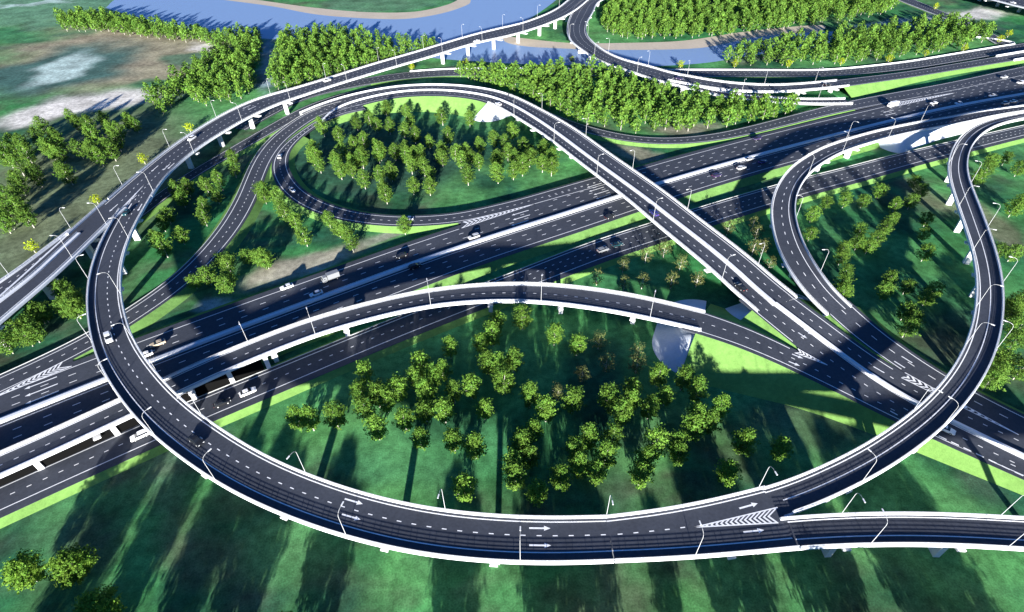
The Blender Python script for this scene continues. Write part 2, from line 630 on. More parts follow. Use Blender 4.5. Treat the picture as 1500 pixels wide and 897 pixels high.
# ---- R9: the side road along the south of the highway
r9 = Rib(edge('0,716 79,679 133.8,653.6 200,625.6 283.6,588.5 400,543 460,517.6 540.5,485.5 607,460 670,434 727,411.6 767,396 800,383.6 853.5,362 907,343.5 949.8,330.8 1013,310 1067,293.6 1133.8,275 1184,260 1233.8,248.8 1300,232 1340,221.5 1393.6,209.5 1439,198.8 1500,186', 1.2),
         edge('0,746.6 107,699.8 203,657 227,646 299.7,612.6 400,571 487,533.6 594,488 703.7,446.7 800,410.4 853.5,388.3 907,369.6 972.6,348.8 1060,319.7 1128.4,298.3 1168,286 1233.8,269.5 1300,249.6 1367,232 1439,213.5 1500,197.5', 1.2), sig=8, wsig=25, ext=(70, 90))
_i = r9.near(at(720, 428, 1.2))
road(r9, 1.3, 2.8, dash=((.5, 0, _i), (.35, _i, None), (.68, _i, None)), turf='turf', kerbs=((.3, .14), False))
CLEAR.append((r9, 0, None))

# ---- R3a / R3b: the two ground ramps in front of the ring; R6/R11: the lane running behind it
r3a = Rib(edge('500,150,4 460,161,3 425,183,2.2 405,196,1.8 387,216,1.6 367,249.5 353.6,284.3 345,300 313,348.4 267.6,399.3 213.6,440 184,458.7 125.8,495.4,2 80.3,516 40,534.8 0,554,2'),
          edge('509,157,4 467,168,3 441,185,2.2 421,202,1.8 396,231,1.6 381.7,267 372.4,291 348,337.7 321,369.8 267.6,420.7 241.7,440 192,473.4 132.4,510,2 104.3,524 53.5,552 0,574,2'), sig=6, wsig=20, ext=(0, 60))
road(r3a, 1.6, 1.4, dash=(.5,), sub=.012, slopes=((r3a.near(at(500, 150, 2)), r3a.near(at(140, 488, 2))), True), kerbs=((.3, .12), False), turf='turf2')
CLEAR.append((r3a, 0, None))

r3b = Rib(edge('534,152,4.5 507,159.4,4 480.4,170.8,3.2 460.3,182.8,2.6 440.3,198.9,2 424.2,220,1.6 418.9,234.6 420,249.4 427,264 440.3,278.9 460.3,292 480.4,301 507,309 534,314.5 560,317,1.6 586.8,318.6 620,318 667,314,2 707,306 760,293.4 793.5,283.5 847,268,2 880,258.5'),
          edge('530,160,4.5 499,165,4 465,180,3 438,197,2.2 418,212,1.8 404,224,1.6 399.5,238 400,252 406.8,266.8 420,284 440.3,299 471,312.3 507,322.3 560,329.3,1.6 600,330 640,328 676.4,325,2 720,314 760,305 800,294 847,281,2 884,271'), sig=5, wsig=16)
road(r3b, 1.5, 1.3, dash=(.5,), sub=.008, slopes=((r3b.near(at(440, 199, 2)), r3b.near(at(900, 262, 2))), (r3b.near(at(404, 224, 2)), r3b.near(at(676, 325, 2)))), turf='turf')
CLEAR.append((r3b, 0, None))

r6 = Rib(edge('110,366 180,322 230,286 277.4,252 313.5,232 345.6,212 367,200 424,168 467,148 494,139.5 540,128 590,123.5 640,123.5 700,131 760,149 800,163 824.4,174 847,182 886.8,193 927,200.5 967,203.5 993.8,203.5 1027,200,1.2 1060,195.5,1.6 1100,185,2 1180,164.5 1236,151 1293,138.5 1347,130 1400,120 1447,109.5 1500,98,2', 1.0),
         edge('128,373 190,330 240,292 281,260 313.5,242.8 353.6,220 384.4,202.7 430,176 470,157 500,148 545,137 590,132 640,132 695,139 750,156 790,169 818,182 850,191.5 893.4,202.8 927,208.9 967,211.5 1007,210 1034,207.3,1.2 1060,204,1.6 1110,194,2 1169.4,179 1220,165.7 1273.8,156 1305,150.5 1350,141 1400,131.5 1450,121 1500,110,2', 1.0), sig=8, wsig=20, ext=(0, 90))
road(r6, .9, .9, dash=(.5,), sub=.01, slopes=(True, (0, r6.near(at(1250, 158, 2)))), turf='turf')
CLEAR.append((r6, 0, None))

# ---- R8: the riverside road with a low white wall, and the far crossroad
r8 = Rib(edge('392,160 433.5,139 487,124.5 540,113.6 593.5,106.4 647,102.5 740,101.4 781.4,101.6 865.7,103 977.5,103.4 1047,103.6 1140,104 1207,104 1260.4,100 1300.5,95.4 1340,90.3 1393,81.5 1433.8,74.5 1470,68.5 1500,64', .6),
         edge('402,166 440,146 493,132 540,123.3 593.5,115.4 641.7,111.6 708.6,110 759,109.6 870,111 977,112.4 1047,112.3 1140,112.5 1207,112.4 1260.4,108.4 1300,104.3 1340,100 1393,91 1440,83.6 1500,74', .6), sig=8, wsig=25, ext=(30, 120))
road(r8, .8, .8, dash=(.34, .67), turf='turf2', slopes=(True, (r8.near(at(540, 120)), r8.near(at(1290, 105)))))
CLEAR.append((r8, 0, None))
_wm = MB()
_a, _b = r8.near(at(600, 104)), r8.near(at(1483, 65))
wall(_wm, r8, r8.h + 1.3, .35, .75, _a, _b, -.6)
_e = r8.pos(r8.h + 1.3)[_b - 1]
_n = np.array([*r8.N[_b - 1], 0])
_t = np.array([*r8.T[_b - 1], 0])
_w2 = [(_e + _t * .1 + _n * .35 * 0), (_e + _t * 3.5 + _n * 3.5), (_e + _t * 2 + _n * 10), (_e - _t * 8 + _n * 26)]
_pp = resample(catmull(np.array(_w2)), step=1.5)
_wm.grid(np.stack([_pp + [0, 0, -.9], _pp + [0, 0, 1.1 - .35], _pp + [-.5, .3, .75], _pp + [-.5, .3, -.9]], 1), True)
tag(_wm.build('boundary_wall', M['concrete']), 'low white wall following the straight road beside the river bank', 'wall')

r12 = Rib(edge('1340,0 1366,11 1393,22.7 1425,36 1455,50 1478,62', .5), edge('1317,0.7 1350,13.5 1387,28 1420,43 1448,57 1466,68', .5), sig=4, ext=(160, 0))
road(r12, .5, .8, dash=(.5,), slopes=(False, True), sub=.02, kerbs=(False, (.6, .2)), turf='turf')

# ---- R2: ramp that leaves the highway, bridges the side road and joins the long approach
r2 = Rib(edge('0,663,5.3 66.9,635,5.5 133.8,603.5,5.8 173.9,585.4,6 236.3,556.4,6.4 273.8,539,6.6 317,519,6.9 357,503,7.2 397,486.5,7.6 460,464,8 540.5,444.5,8.5 607,428,8.5 647.6,420.7,8.5 714.4,415.3,8.4 760,414.8,8.2 840,418.3,8 920.5,427.4,7.6 974,439.4,7.3 1035.6,456.8,a', dz=.6),
         edge('0,696,5.3 80,660.3,5.5 133.8,635,5.8 191,608.8,6 254,579,6.4 321,547,6.8 383.8,521.7,7.4 460,491,8 540.5,465.4,8.5 607.4,450.7,8.5 674,442.7,8.5 728,439.4,8.3 780,439.2,8.2 840,447,8 920.5,462,7.6 974,472,7.3 1025,482.8,a', dz=.6), sig=6, wsig=20, ext=(70, 0))
def settle(r_, k=14):
    n = len(r_.C)
    for i in range(n - k, n):
        f = (i - (n - k)) / (k - 1)
        r_.C[i, 2] += (z_approach(r_.C[i]) + .02 - r_.C[i, 2]) * f
settle(r2)
R2V = empty('curved_ramp', (*at(640, 450)[:2], 0), 'low white ramp bridge curving from beside the main highway over the side road', 'ramp')
_pl = pier_stations(r2, 505, 478, 26, dz=0)
deck(R2V, r2, lines=((.75, .28), (-1.5, .28)), dash=(.5,), piers=_pl)
abutment(R2V, r2, len(r2.C) - 1, -1, run=2.2)
_shade = MB()  # added panel: shade of the open void under the ramp, painted as near-black
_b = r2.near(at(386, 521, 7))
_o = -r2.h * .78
strip(_shade, r2, _o, _o, -.7, -9.5, 0, _b)
_shade.build('void_shade_panel', M['void_shade'], R2V)
for x_, y_ in ((-60, 722), (45, 676), (158, 625), (276, 570), (330, 545), (387, 521)):
    i = r2.near(at(x_, y_, 6.5))
    m = MB()
    c = r2.pos(-r2.h * .84)[i]
    m.box((c[0], c[1], c[2] / 2 - .5), (*r2.T[i], 0), (*r2.N[i], 0), (0, 0, 1), .7, .35, c[2] / 2 - .1)
    m.build('pier', M['pier'], R2V)

# ---- R3: ring bank, twin flyover and approach
r3 = Rib(edge('450,160.5,2.6 467,153.4,3.2 493.8,144,4 540,132.8,5 580,126,5.8 620,123,6.3 660.4,123.5,6.6 700.5,127.5,6.9 740,135.7,7.3 780.3,152.8,8 820.4,174,8.7 860.5,201,9 900,229.9,9.2 927,248,9.2 960.3,270.8,9.2 993.8,297,9 1047,337.7,8.5 1090,370,8 1140,414.7,a 1165.8,434.8,a', dz=.6),
         edge('462,181.5,2.6 480.4,171,3.2 507,159.4,4 540,149.6,5 580,142,5.8 607,140,6.2 647,139.5,6.6 687,143,6.9 714,148.2,7.1 734.8,158.8,7.3 752,169.5,7.6 780.3,188,8 813.7,210,8.7 847,236.5,9 873.8,256,9.2 900.5,277.5,9.2 940,308.5,9.2 967,332.5,9 1000,359.5,8.7 1054,405,8 1102.5,447,a 1111,456,a', dz=.3), sig=5, wsig=16)
settle(r3)
RING_END = r3.near(at(728, 146, 7))
R3V = empty('twin_flyover', (*at(930, 300)[:2], 0), 'straight white flyover with two carriageways crossing diagonally over the main highway', 'flyover')
# embanked ring part
road(r3, .3, 1.2, lines=False, dash=(), a=0, b=RING_END + 1, slopes=(False, True), sub=.02, turf='turf')
_rw = MB()
strip(_rw, r3, r3.h + .35, r3.h + .6, .0, -9.0, 0, RING_END)
_p = _rw
_pp = MB()
def m3_off():
    mm = edge('420,199,2 440.3,182.8,2.6 467,165.4,3.4 507,150,4.4 540,141.5,5 580,133.5,5.8 620,130.6,6.3 660.4,131.5,6.6 700.5,136.9,6.9 740,147.4,7.3 780.3,168.9,8 820.4,197,8.7 860.5,226.3,9 900,254.8,9.2 940.3,284,9.2 980.4,315,9 1014,340,8.7 1081,394.5,8 1133.6,441,7.2', dz=.8)
    mm = resample(catmull(mm), step=1.5)
    idx, of = [], []
    for p in mm:
        i = r3.near(p)
        idx.append(i)
        of.append(r3.off_of(p, i))
    o_ = np.argsort(idx)
    return smooth(np.interp(np.arange(len(r3.C)), np.array(idx)[o_], np.array(of)[o_]), 10)
m3 = m3_off()
deck(R3V, r3, a=RING_END, depth=1.8, lines=(), dash=(), piers=pier_stations(r3, 893, 290, 30, lo=RING_END + 6, dz=0), pier_w=3.2)
abutment(R3V, r3, RING_END, 1)
abutment(R3V, r3, len(r3.C) - 1, -1)
_mk = MB()
for o_ in (r3.h - 1.3, m3 + .95, m3 - .95, -r3.h + 1.0):
    solid(_mk, r3, o_, .28)
for o_ in ((r3.h - 1.3 + m3 + .95) / 2, (m3 - .95 - r3.h + 1.0) / 2):
    dashes(_mk, r3, o_, phase=.4)
_mk.build('lane_marking', M['paint'], R3V)
_md = MB()
wall(_md, r3, m3, .62, .8, 0, None, -.02)
_md.build('median_barrier', M['concrete'], R3V)
_md = MB()
wall(_md, r3, r3.h + .1, .4, .8, 0, RING_END, -.02)
_pr = _md.build('parapet', M['concrete'], R3V)
_rw.build('void_shade_panel', M['concrete'], R3V)
CLEAR.append((r3, 0, None))

# approach: one wide paved earth ramp carrying the flyover roads and the two side ramps
ap = Rib(edge('1113,399,a 1153,428,a 1194,458,a 1247,497,a 1274,519,a 1303,538,a 1347,562,a 1410,588,a 1460,611,a 1510,635,a'),
         edge('1075,430,a 1111,461,a 1147,489,a 1190,524,a 1232,556,a 1285,591,a 1335,620,a 1389,646.5,a 1438,668,a 1490,692,a'), sig=6, wsig=12, ext=(0, 60))
a2 = Rib(edge('1014,453,a 1035.6,460,a 1093.5,479,a 1147,502,a 1200,530,a 1260,567,a 1322,600,a 1370,622,a 1421,646,a 1500,681,a'),
         edge('1000,478,a 1025,485,a 1054,495,a 1108,516,a 1160,539,a 1180,548,a 1260.5,584.5,a 1322,616.6,a 1370,638,a 1421,662,a 1500,697,a'), sig=6, wsig=16, ext=(0, 60))
a5 = Rib(edge('1243,446,a 1264,465,a 1290,487,a 1326,513,a 1384,551,a 1424,576,a 1502,614,a'),
         edge('1203,447,a 1216.6,461,a 1241.8,485.5,a 1287,520,a 1327,547,a 1390,584,a 1440,609,a 1490,633,a'), sig=6, wsig=16, ext=(0, 60))
for r_ in (ap, a2, a5):
    r_.C[:, 2] = smooth(np.array([z_approach(c) for c in r_.C]), 3)
_cut = lambda r_, x, y: r_.near(at(x, y, 6.0))
i_ap = _cut(ap, 1136, 447)
i_a2 = _cut(a2, 1030, 470)
i_a5 = _cut(a5, 1232, 452)
AP = road(ap, .5, .6, lines=False, dash=(), a=max(0, i_ap - 5), slopes=((ap.near(r3.C[-1]) - 1, ap.near(at(1320, 540, 3))), (ap.near(r3.C[-1]) - 1, ap.near(at(1180, 514, 5)))), sub=.004, turf='turf')
road(a2, .5, 1.5, lines=False, dash=(), a=max(0, i_a2 - 4), slopes=((a2.near(r2.C[-1]) - 1, a2.near(at(1160, 510, 5))), (a2.near(r2.C[-1]) - 1, None)), sub=.01, turf='turf', run=2.0)
road(a5, 1.4, .5, lines=False, dash=(), a=max(0, i_a5 - 4), slopes=((i_a5, None), (i_a5, a5.near(at(1316, 540, 4)))), sub=.006, turf='turf2')
for r_ in (ap, a2, a5):
    CLEAR.append((r_, 0, None))
_ma = edge('1110,423.5,a 1133.6,441,a 1187,480,a 1234,517.7,a 1267,540,a 1307,564,a 1347,592.3,a 1399.7,618,a 1447.8,640.7,a 1500,667.4,a', dz=.8)
_ma = resample(catmull(_ma), step=1.5)
_ix = np.array([ap.near(p) for p in _ma])
_of = np.array([ap.off_of(p, i) for p, i in zip(_ma, _ix)])
_oo = np.argsort(_ix)
m4 = smooth(np.interp(np.arange(len(ap.C)), _ix[_oo], _of[_oo]), 10)
_md = MB()
wall(_md, ap, m4, .62, .8, i_ap, None, -.02)
tag(_md.build('median_barrier', M['concrete']), 'white median barrier on the wide sloping approach below the diagonal flyover', 'barrier')
_mk = MB()
iG = ap.near(at(1190, 520, 5))
solid(_mk, ap, ap.h - 1.0, .28, a=i_ap, b=ap.near(at(1318, 545, 3)))
solid(_mk, ap, m4 + .95, .28, a=i_ap)
solid(_mk, ap, m4 - .95, .28, a=i_ap)
solid(_mk, ap, -ap.h + .1, .28, a=i_ap, b=ap.near(at(1168, 505, 5)))
dashes(_mk, ap, (ap.h - 1.0 + m4 + .95) / 2, a=i_ap)
dashes(_mk, ap, (m4 - .95 - ap.h + .1) / 2, a=i_ap)
dashes(_mk, ap, -ap.h - .2, 3.0, 1.9, .4, a=ap.near(at(1214, 540, 4)))
iD = ap.near(at(1460, 615, 2))
solid(_mk, a2, -a2.h + .1, .28, a=i_a2)
solid(_mk, a2, a2.h - .3, .28, a=i_a2, b=a2.near(at(1168, 512, 5)))
dashes(_mk, a2, 0, a=i_a2)
solid(_mk, a5, a5.h, .28, a=i_a5)
solid(_mk, a5, -a5.h + .1, .28, a=i_a5, b=a5.near(at(1322, 544, 4)))
dashes(_mk, a5, .3, 6.6, 2.2, a=i_a5)
ta = lambda x, y: edge('%g,%g,a' % (x, y))[0]
chevrons(AP, ta(1212, 535), ta(1168.5, 511), ta(1164, 517), 7, dz=.02)
chevrons(AP, ta(1492, 637), ta(1325.5, 546), ta(1315, 551), 16, dz=.02)
for x, y in ((1163, 520), (1158, 531)):
    p = ta(x, y); i = a2.near(p); arrow(AP, a2, i, a2.off_of(p, i), 1, 6.5, wide=1.4)
for x, y in ((1172, 489), (1180, 484)):
    p = ta(x, y); i = ap.near(p); arrow(AP, ap, i, ap.off_of(p, i), 1, 6.5, wide=1.3)
for x, y in ((1279, 537), (1274, 545)):
    p = ta(x, y); i = ap.near(p); arrow(AP, ap, i, ap.off_of(p, i), -1, 6.5, wide=1.3)
for x, y in ((1310, 529), (1319, 521)):
    p = ta(x, y); i = a5.near(p); arrow(AP, a5, i, a5.off_of(p, i), -1, 6.5, wide=1.3)
_mk.build('road_marking', M['paint'], AP)

# ---- R5: ramp curving off the right of the highway down to the approach
r5 = Rib(edge('1500,154.3,3 1433.8,162,3.4 1400,169.5,3.8 1347,177.8,5 1293.6,188.5,6.8 1240,203.6,8.2 1200,218,8.6 1167,237.4,8.8 1146.8,258.8,9 1134.8,280,9 1129.5,305,8.9 1131.4,325,8.7 1135.5,347,8.4 1145.5,375,8 1161.5,404.6,7.4 1183,432,6.6 1204,451,a 1213,458.5,a', dz=.6),
         edge('1500,162,3 1450,171,3.4 1413.7,179.4,3.8 1374,186.5,4.4 1340,193.6,5.4 1300,202.3,6.8 1267,211.5,8 1235,221.6,8.5 1207,237.4,8.8 1185.6,252,9 1172,270.8,9 1165.5,291,9 1164.2,311,8.8 1166.5,327,8.6 1171,341,8.4 1180,364.5,8 1199,394,7.2 1220.4,423.3,6.3 1247,449.5,a', dz=.6), sig=5, wsig=14, ext=(80, 0))
settle(r5)
R5V = empty('side_ramp', (*at(1150, 320)[:2], 0), 'two-lane white ramp bridge bending left from the highway down to the approach road', 'ramp')
i5 = r5.near(at(1312, 195, 7.5))
deck(R5V, r5, a=i5, lines=((.6, .28), (-2.5, .28)), dash=((.44, 6.6, 2.0),), piers=pier_stations(r5, 1252, 213, 26, lo=i5 + 4, dz=0))
deck(R5V, r5, b=i5 + 1, girder=False, lines=((.6, .28), (-1.6, .28)), dash=(.5,))
abutment(R5V, r5, len(r5.C) - 1, -1)
abutment(R5V, r5, i5, 1, left=False, run=1.2)
for sg in (-1, 1):                       # paved bank under the run beside the highway
    m = MB()
    p0 = r5.pos(sg * (r5.h + .3), -.3, 0, i5 + 1)
    p1 = r5.pos(sg * (r5.h + .3 + (r5.C[:, 2] * 1.05 if sg < 0 else 1.0)), 0, 0, i5 + 1)
    p1[:, 2] = -.05
    m.grid(np.stack([p0, p1], 1))
    m.build('slope_paving', M['slab'], R5V)

# ---- R4: the big loop and its branches
ZL = 11.0
r4t = Rib(edge('905,-34 868,-6 839,17 813.5,30 787,40 760,49 701,61 647.6,77.5 594,93 540.5,108.5 487,125 433.5,143 400,155 369,168.5 334.5,188 302,208 267.6,233 241,258 227,276 214,300', ZL, .6),
          edge('872,-34 848,-12 832,0 817,12 795,23 773,31 760,35.5 701,48 647.6,64 594,80 540.5,95 487,112 433.5,128.5 400,138 374.6,144 348,156 321,169.5 294.6,185.5 267.6,203 241,222 222,237.5 200.7,255 176.6,275 150,297.6', ZL, .6), sig=5, wsig=8, ext=(0, 0))
r4 = Rib(edge('227,276 213,300 198,327 187,351 179,376 175,402 175,430 180.6,459 187,485.5 198,507 211,524 227.4,543.5 241,561 259.5,580 281,598.5 302,614.5 334.5,635 361,652 400,672.5 433.5,689 460,699 487,709 514,718 540.5,725.5 567,732 594,738 621,743 647.6,747.4 687.7,751.5 728,754.7 780,757.6 813.5,758.7 867,757.5 893.8,755.8', ZL, .6),
         edge('188,285 171,311 158,332 147,354 138,376 131,400 127,429 127,458 129,472 135,503 147,533.6 158,557.7 174,582 192.6,605.5 214,627.5 241,651 275.6,677.5 307.7,700.5 348,724 400,746.6 420,754.7 460,770 508.4,785.4 554,797.5 607.4,808.7 661,816.7 714.4,821.3 780,823.4 827,822.6 893.8,820.6', ZL, .6), sig=5, wsig=14)
r4w = Rib(edge('893.8,755.8 920.5,753.3 974,746.6 1027.6,737 1081,725 1134.6,710.5', ZL, .6),
          edge('893.8,820.6 920,819.5 960.7,817.5 1027.6,813.5 1094.4,808.5 1153.5,803.8', ZL, .6), sig=4, wsig=8)
r4r = Rib(edge('1100,720 1134.6,710.5 1160,702.5 1207,682.4 1260.5,656.5 1300.7,630 1341,600.5 1367.6,577 1389,552 1407.7,525.6 1421,496 1428.5,466.8 1432.5,438 1433,407 1428,372.5 1418.4,342 1407.7,313 1397,283 1390,258 1388.4,240 1392.5,226 1399,212 1407,199.5 1420.4,187.5 1433.8,179.5 1453.8,172.5 1474,168 1500,164', ZL, .6),
          edge('1100,768 1141.5,758.7 1180,745 1220,726 1260.5,706.5 1300.7,685.5 1346,654 1381,626 1413,592.5 1437,559 1456.5,524 1466,493.5 1470.5,462 1471,432 1467.5,402 1461,372.5 1450.5,340.4 1440,311 1429.3,287 1420.5,265 1416,246 1418.5,222 1427,206 1437.8,195.2 1453.8,185.5 1474,178.7 1500,172.7', ZL, .6), sig=5, wsig=14, ext=(0, 60))
r4c = Rib(edge('1100,764 1141.5,757.5 1180,755 1234,752.8 1287,751.2 1341,751 1394,752.3 1448,754.7 1500,758', ZL, .6),
          edge('1100,808 1153.5,803.6 1207,799 1260.5,796.7 1314,795.6 1367.6,796 1421,798.3 1500,803', ZL, .6), sig=5, wsig=14, ext=(0, 40))
r4l = Rib(edge('198,290 178,306 160.5,323 133.8,348.4 107,375 80,401 53.5,425 26.8,446.5 0,468', ZL, .6),
          edge('172,279 150,297.6 128,316 118,325 112,330.5 85,355 58,379 30,405 0,433', ZL, .6), sig=4, wsig=8, ext=(0, 40))
r4k = Rib(edge('118,336 107,346 85,366 60,388 40,407 20,424 0,438', ZL - .1, .6),
          edge('118,324 107,333.7 80,352.5 53.5,374 27,392.6 0,411', ZL - .1, .6), sig=4, wsig=6, ext=(0, 40))
LOOP = empty('loop_ramp', (*at(760, 790)[:2], 0), 'big white elevated loop ramp sweeping round the lower left of the interchange', 'ramp')
BR_R = empty('branch_ramp', (*at(1440, 400)[:2], 0), 'narrow S-curved white ramp on tall piers climbing towards the right edge', 'ramp')
BR_C = empty('branch_ramp', (*at(1330, 775)[:2], 0), 'short white ramp branch leaving the loop straight to the right past the painted arrows', 'ramp')
BR_L = empty('branch_ramp', (*at(80, 380)[:2], 0), 'white ramp branch running straight down to the left edge beside a merging lane', 'ramp')
i_n = r4t.near(at(196, 293, ZL))
i_s = r4.near(at(180, 306, ZL))
deck(LOOP, r4t, lines=((.8, .28), (-1.0, .28)), dash=(.36, .66), piers=pier_stations(r4t, 351, 192, 27, dz=0), b=i_n + 3, parL=(0, i_n), parR=(0, i_n))
deck(LOOP, r4, sdz=-.015, lines=((1.0, .28), (-2.3, .28)), dash=(.41,), piers=pier_stations(r4, 727, 790, 26, lo=6, dz=0), parR=(i_s, None), parL=True)
deck(LOOP, r4w, lines=((1.0, .28), (-2.3, .28)), dash=(), piers=pier_stations(r4w, 895, 790, 26, dz=0))
_nb = r4r.near(at(1142, 735, ZL))
_r0 = r4r.near(r4w.pos(r4w.h)[-1])
deck(BR_R, r4r, a=max(0, _nb - 14), sdz=-.03, parL=(_r0, None), la=_r0, parR=(_nb + 1, None), lines=((1.0, .28),), dash=(), piers=pier_stations(r4r, 1437, 352, 25, lo=_nb, dz=0), pier_w=2.2)
_nc = r4c.near(at(1142, 780, ZL))
_c0 = r4c.near(r4w.pos(-r4w.h)[-1])
deck(BR_C, r4c, a=max(0, _nc - 14), sdz=-.045, parL=(_nc + 1, None), parR=(_c0, None), la=_c0, lines=((.8, .28),), dash=(), piers=pier_stations(r4c, 1237, 775, 26, lo=_nc, dz=0))
_nl = r4l.near(at(168, 304, ZL))
deck(BR_L, r4l, parw=.8, a=max(0, _nl - 10), sdz=-.03, parL=(_nl, None), parR=(max(0, _nl - 4), r4l.near(at(100, 348, ZL))), lines=((1.6, .28),), dash=(), piers=pier_stations(r4l, 122, 345, 26, lo=_nl, dz=0))
deck(BR_L, r4k, sdz=-.05, parw=1.25, parL=(4, None), parR=(2, None), lines=(), dash=(.4, .66), piers=pier_stations(r4k, 60, 385, 26, dz=0))
_mk = MB()
_a = _nb - 2
solid(_mk, r4r, -r4r.h + r4r.h * .92, .28, a=_nb + 1)
_mk.build('lane_marking', M['paint'], BR_R)
_mk = MB()
solid(_mk, r4c, -r4c.h * .42, .28, a=_c0)
_mk.build('lane_marking', M['paint'], BR_C)
_mk = MB()
tl = lambda x, y: at(x, y, ZL)
_i = r4w.near(tl(1016, 772))
dashes(_mk, r4w, r4w.h - 2 * r4w.h * .42, b=_i, phase=2.0)
chevrons(LOOP, tl(1018, 772.5), tl(1139, 743.5), tl(1140, 766), 15, dz=.02, lw=.3)
chevrons(LOOP, tl(212, 270), tl(184, 301), tl(178, 305), 12, dz=.02, lw=.3)
for x, y, r_ in ((521, 735.5, r4), (511, 756.5, r4), (790, 774, r4), (789, 799, r4)):
    i = r_.near(tl(x, y)); arrow(LOOP, r_, i, r_.off_of(tl(x, y), i), 1, 5.0, wide=1.25)
for x, y, r_ in ((1085, 744.5, r4r), (1101, 778.5, r4c)):
    i = r_.near(tl(x, y)); arrow(LOOP, r_, i, r_.off_of(tl(x, y), i), 1, 5.0, wide=1.25)
for x, y, r_ in ((227, 247, r4t), (244, 245, r4t), (251, 243, r4t), (165, 306, r4l), (190, 303, r4), (205, 304, r4), (361, 157, r4t), (370, 158, r4t)):
    i = r_.near(tl(x, y)); arrow(LOOP, r_, i, r_.off_of(tl(x, y), i), 1, 6.5, wide=1.2)
_mk.build('lane_marking', M['paint'], LOOP)
_nm = MB()                                # the gore between the loop and its branch is decked over
_nm.poly([tl(178, 305) - [0, 0, .06], tl(214, 262) - [0, 0, .06], tl(232, 262) - [0, 0, .06], tl(188, 306) - [0, 0, .06]])
_nm.build('road_surface', M['asphalt'], LOOP)
_nm = MB()
_nm.poly([tl(1150, 762) - [0, 0, .05], tl(1146, 744) - [0, 0, .05], tl(1010, 764) - [0, 0, .05], tl(1010, 780) - [0, 0, .05]])
_nm.build('road_surface', M['asphalt'], LOOP)

# ---- R7: river bridge at the top that divides into two decks
r7 = Rib(edge('912,-25 895,-10 879,0 869.7,14.7 860.3,29.4 857,41.5 860.3,52.2 873.7,66.2 893.8,78.9 920.5,89 955,97.5 980,105.5 1005,110.5', 10, .6),
         edge('868,-14 853.6,0 840.3,13.4 832.9,26.8 829.6,38.8 831.6,50.8 840.3,64.2 853.6,73.6 873.7,85.6 893.8,95 920.5,103.4 947.3,112.6 975,120.5', 10, .6), sig=3, wsig=8)
r7a = Rib(edge('985,107,9.9 1020.3,113.4,9.5 1060.4,119.3,9 1100.5,122.6,8.2 1140,123.5,7.2 1187,120.6,6 1225.6,116.9,5', dz=.6),
          edge('970,116,9.9 993.5,119,9.7 1020.3,125,9.5 1060.4,131,9 1087,133.3,8.5 1140,134,7.2 1193.5,130.5,5.8 1244,125.3,4.6', dz=.6), sig=4, wsig=12)
r7b = Rib(edge('975,116,9.9 993.5,120,9.7 1020,125,9.3 1047,130.5,8.6 1087,137.5,7 1140,142,5.2 1193.5,144,3.4 1237.7,143.8,2.4', dz=.6),
          edge('960,116,9.9 980,121.5,9.7 1020,132.5,9 1060,141.5,7.6 1100.5,147,6 1140,150,4.6 1170.8,151.8,3.6 1207,152.4,2.8 1249.7,151.2,2.2', dz=.6), sig=4, wsig=12)
R7V = empty('river_bridge', (*at(870, 80)[:2], 0), 'white S-curved bridge crossing the river and dividing into two decks', 'bridge')
deck(R7V, r7, lines=((1.0, .28), (-1.0, .28)), dash=(.35, .65), piers=pier_stations(r7, 862, 72, 27, dz=0), parL=True, parR=True, b=len(r7.C) - 2)
deck(R7V, r7a, lines=((.6, .28), (-.6, .28)), dash=(.5,), piers=pier_stations(r7a, 1060, 125, 26, dz=0), a=2)
deck(R7V, r7b, lines=((.6, .28), (-.6, .28)), dash=(.5,), piers=pier_stations(r7b, 1060, 136, 26, dz=0, hi=r7b.near(at(1140, 146, 5))), a=3, depth=1.3)
r7e = Rib(edge('1225.6,117.5,5 1273.8,111.8,3.6 1300,108.8,2.8 1340,103.5,2 1393.6,94.8,1.6 1456.5,84.4,1.6 1500,76.8,2.4'),
          edge('1244,126.4,4.6 1300,118.5,2.8 1340,112.5,2 1393.6,103.5,1.6 1440,96,1.6 1479,89.5,1.8 1510,84.8,2.4'), sig=5, wsig=12, ext=(6, 60))
road(r7e, .5, .6, dash=(.5,), turf='turf', run=1.9)
_pa = MB()
wall(_pa, r7e, r7e.h + .3, .45, 1.3, r7e.near(at(1458, 84, 1.6)), None, -.5)
tag(_pa.build('parapet_wall', M['concrete']), 'upper of two white parapet walls starting at the right edge by the river road', 'wall')
_pa = MB()
wall(_pa, r7e, -r7e.h - .4, .45, 1.3, r7e.near(at(1481, 89, 1.6)), None, -.5)
tag(_pa.build('parapet_wall', M['concrete']), 'lower of two white parapet walls starting at the right edge by the grass slope', 'wall')
for r_ in (r7e,):
    CLEAR.append((r_, 0, None))

# ---- R10: the far bridge in the corner
r10 = Rib(edge('1405,-30 1440,-19 1470,-11 1510,-1 1560,10', 8, .6), edge('1420,-11 1457,0 1480,6 1500,11 1560,25', 8, .6), sig=3, wsig=6, ext=(40, 40))
R10V = empty('far_bridge', (*at(1470, 5)[:2], 0), 'distant bridge on white piers cut off by the top right corner', 'bridge')
deck(R10V, r10, lines=((.6, .28), (-.6, .28)), dash=(.33, .66), piers=pier_stations(r10, 1452, -3, 24, dz=0), depth=1.9)

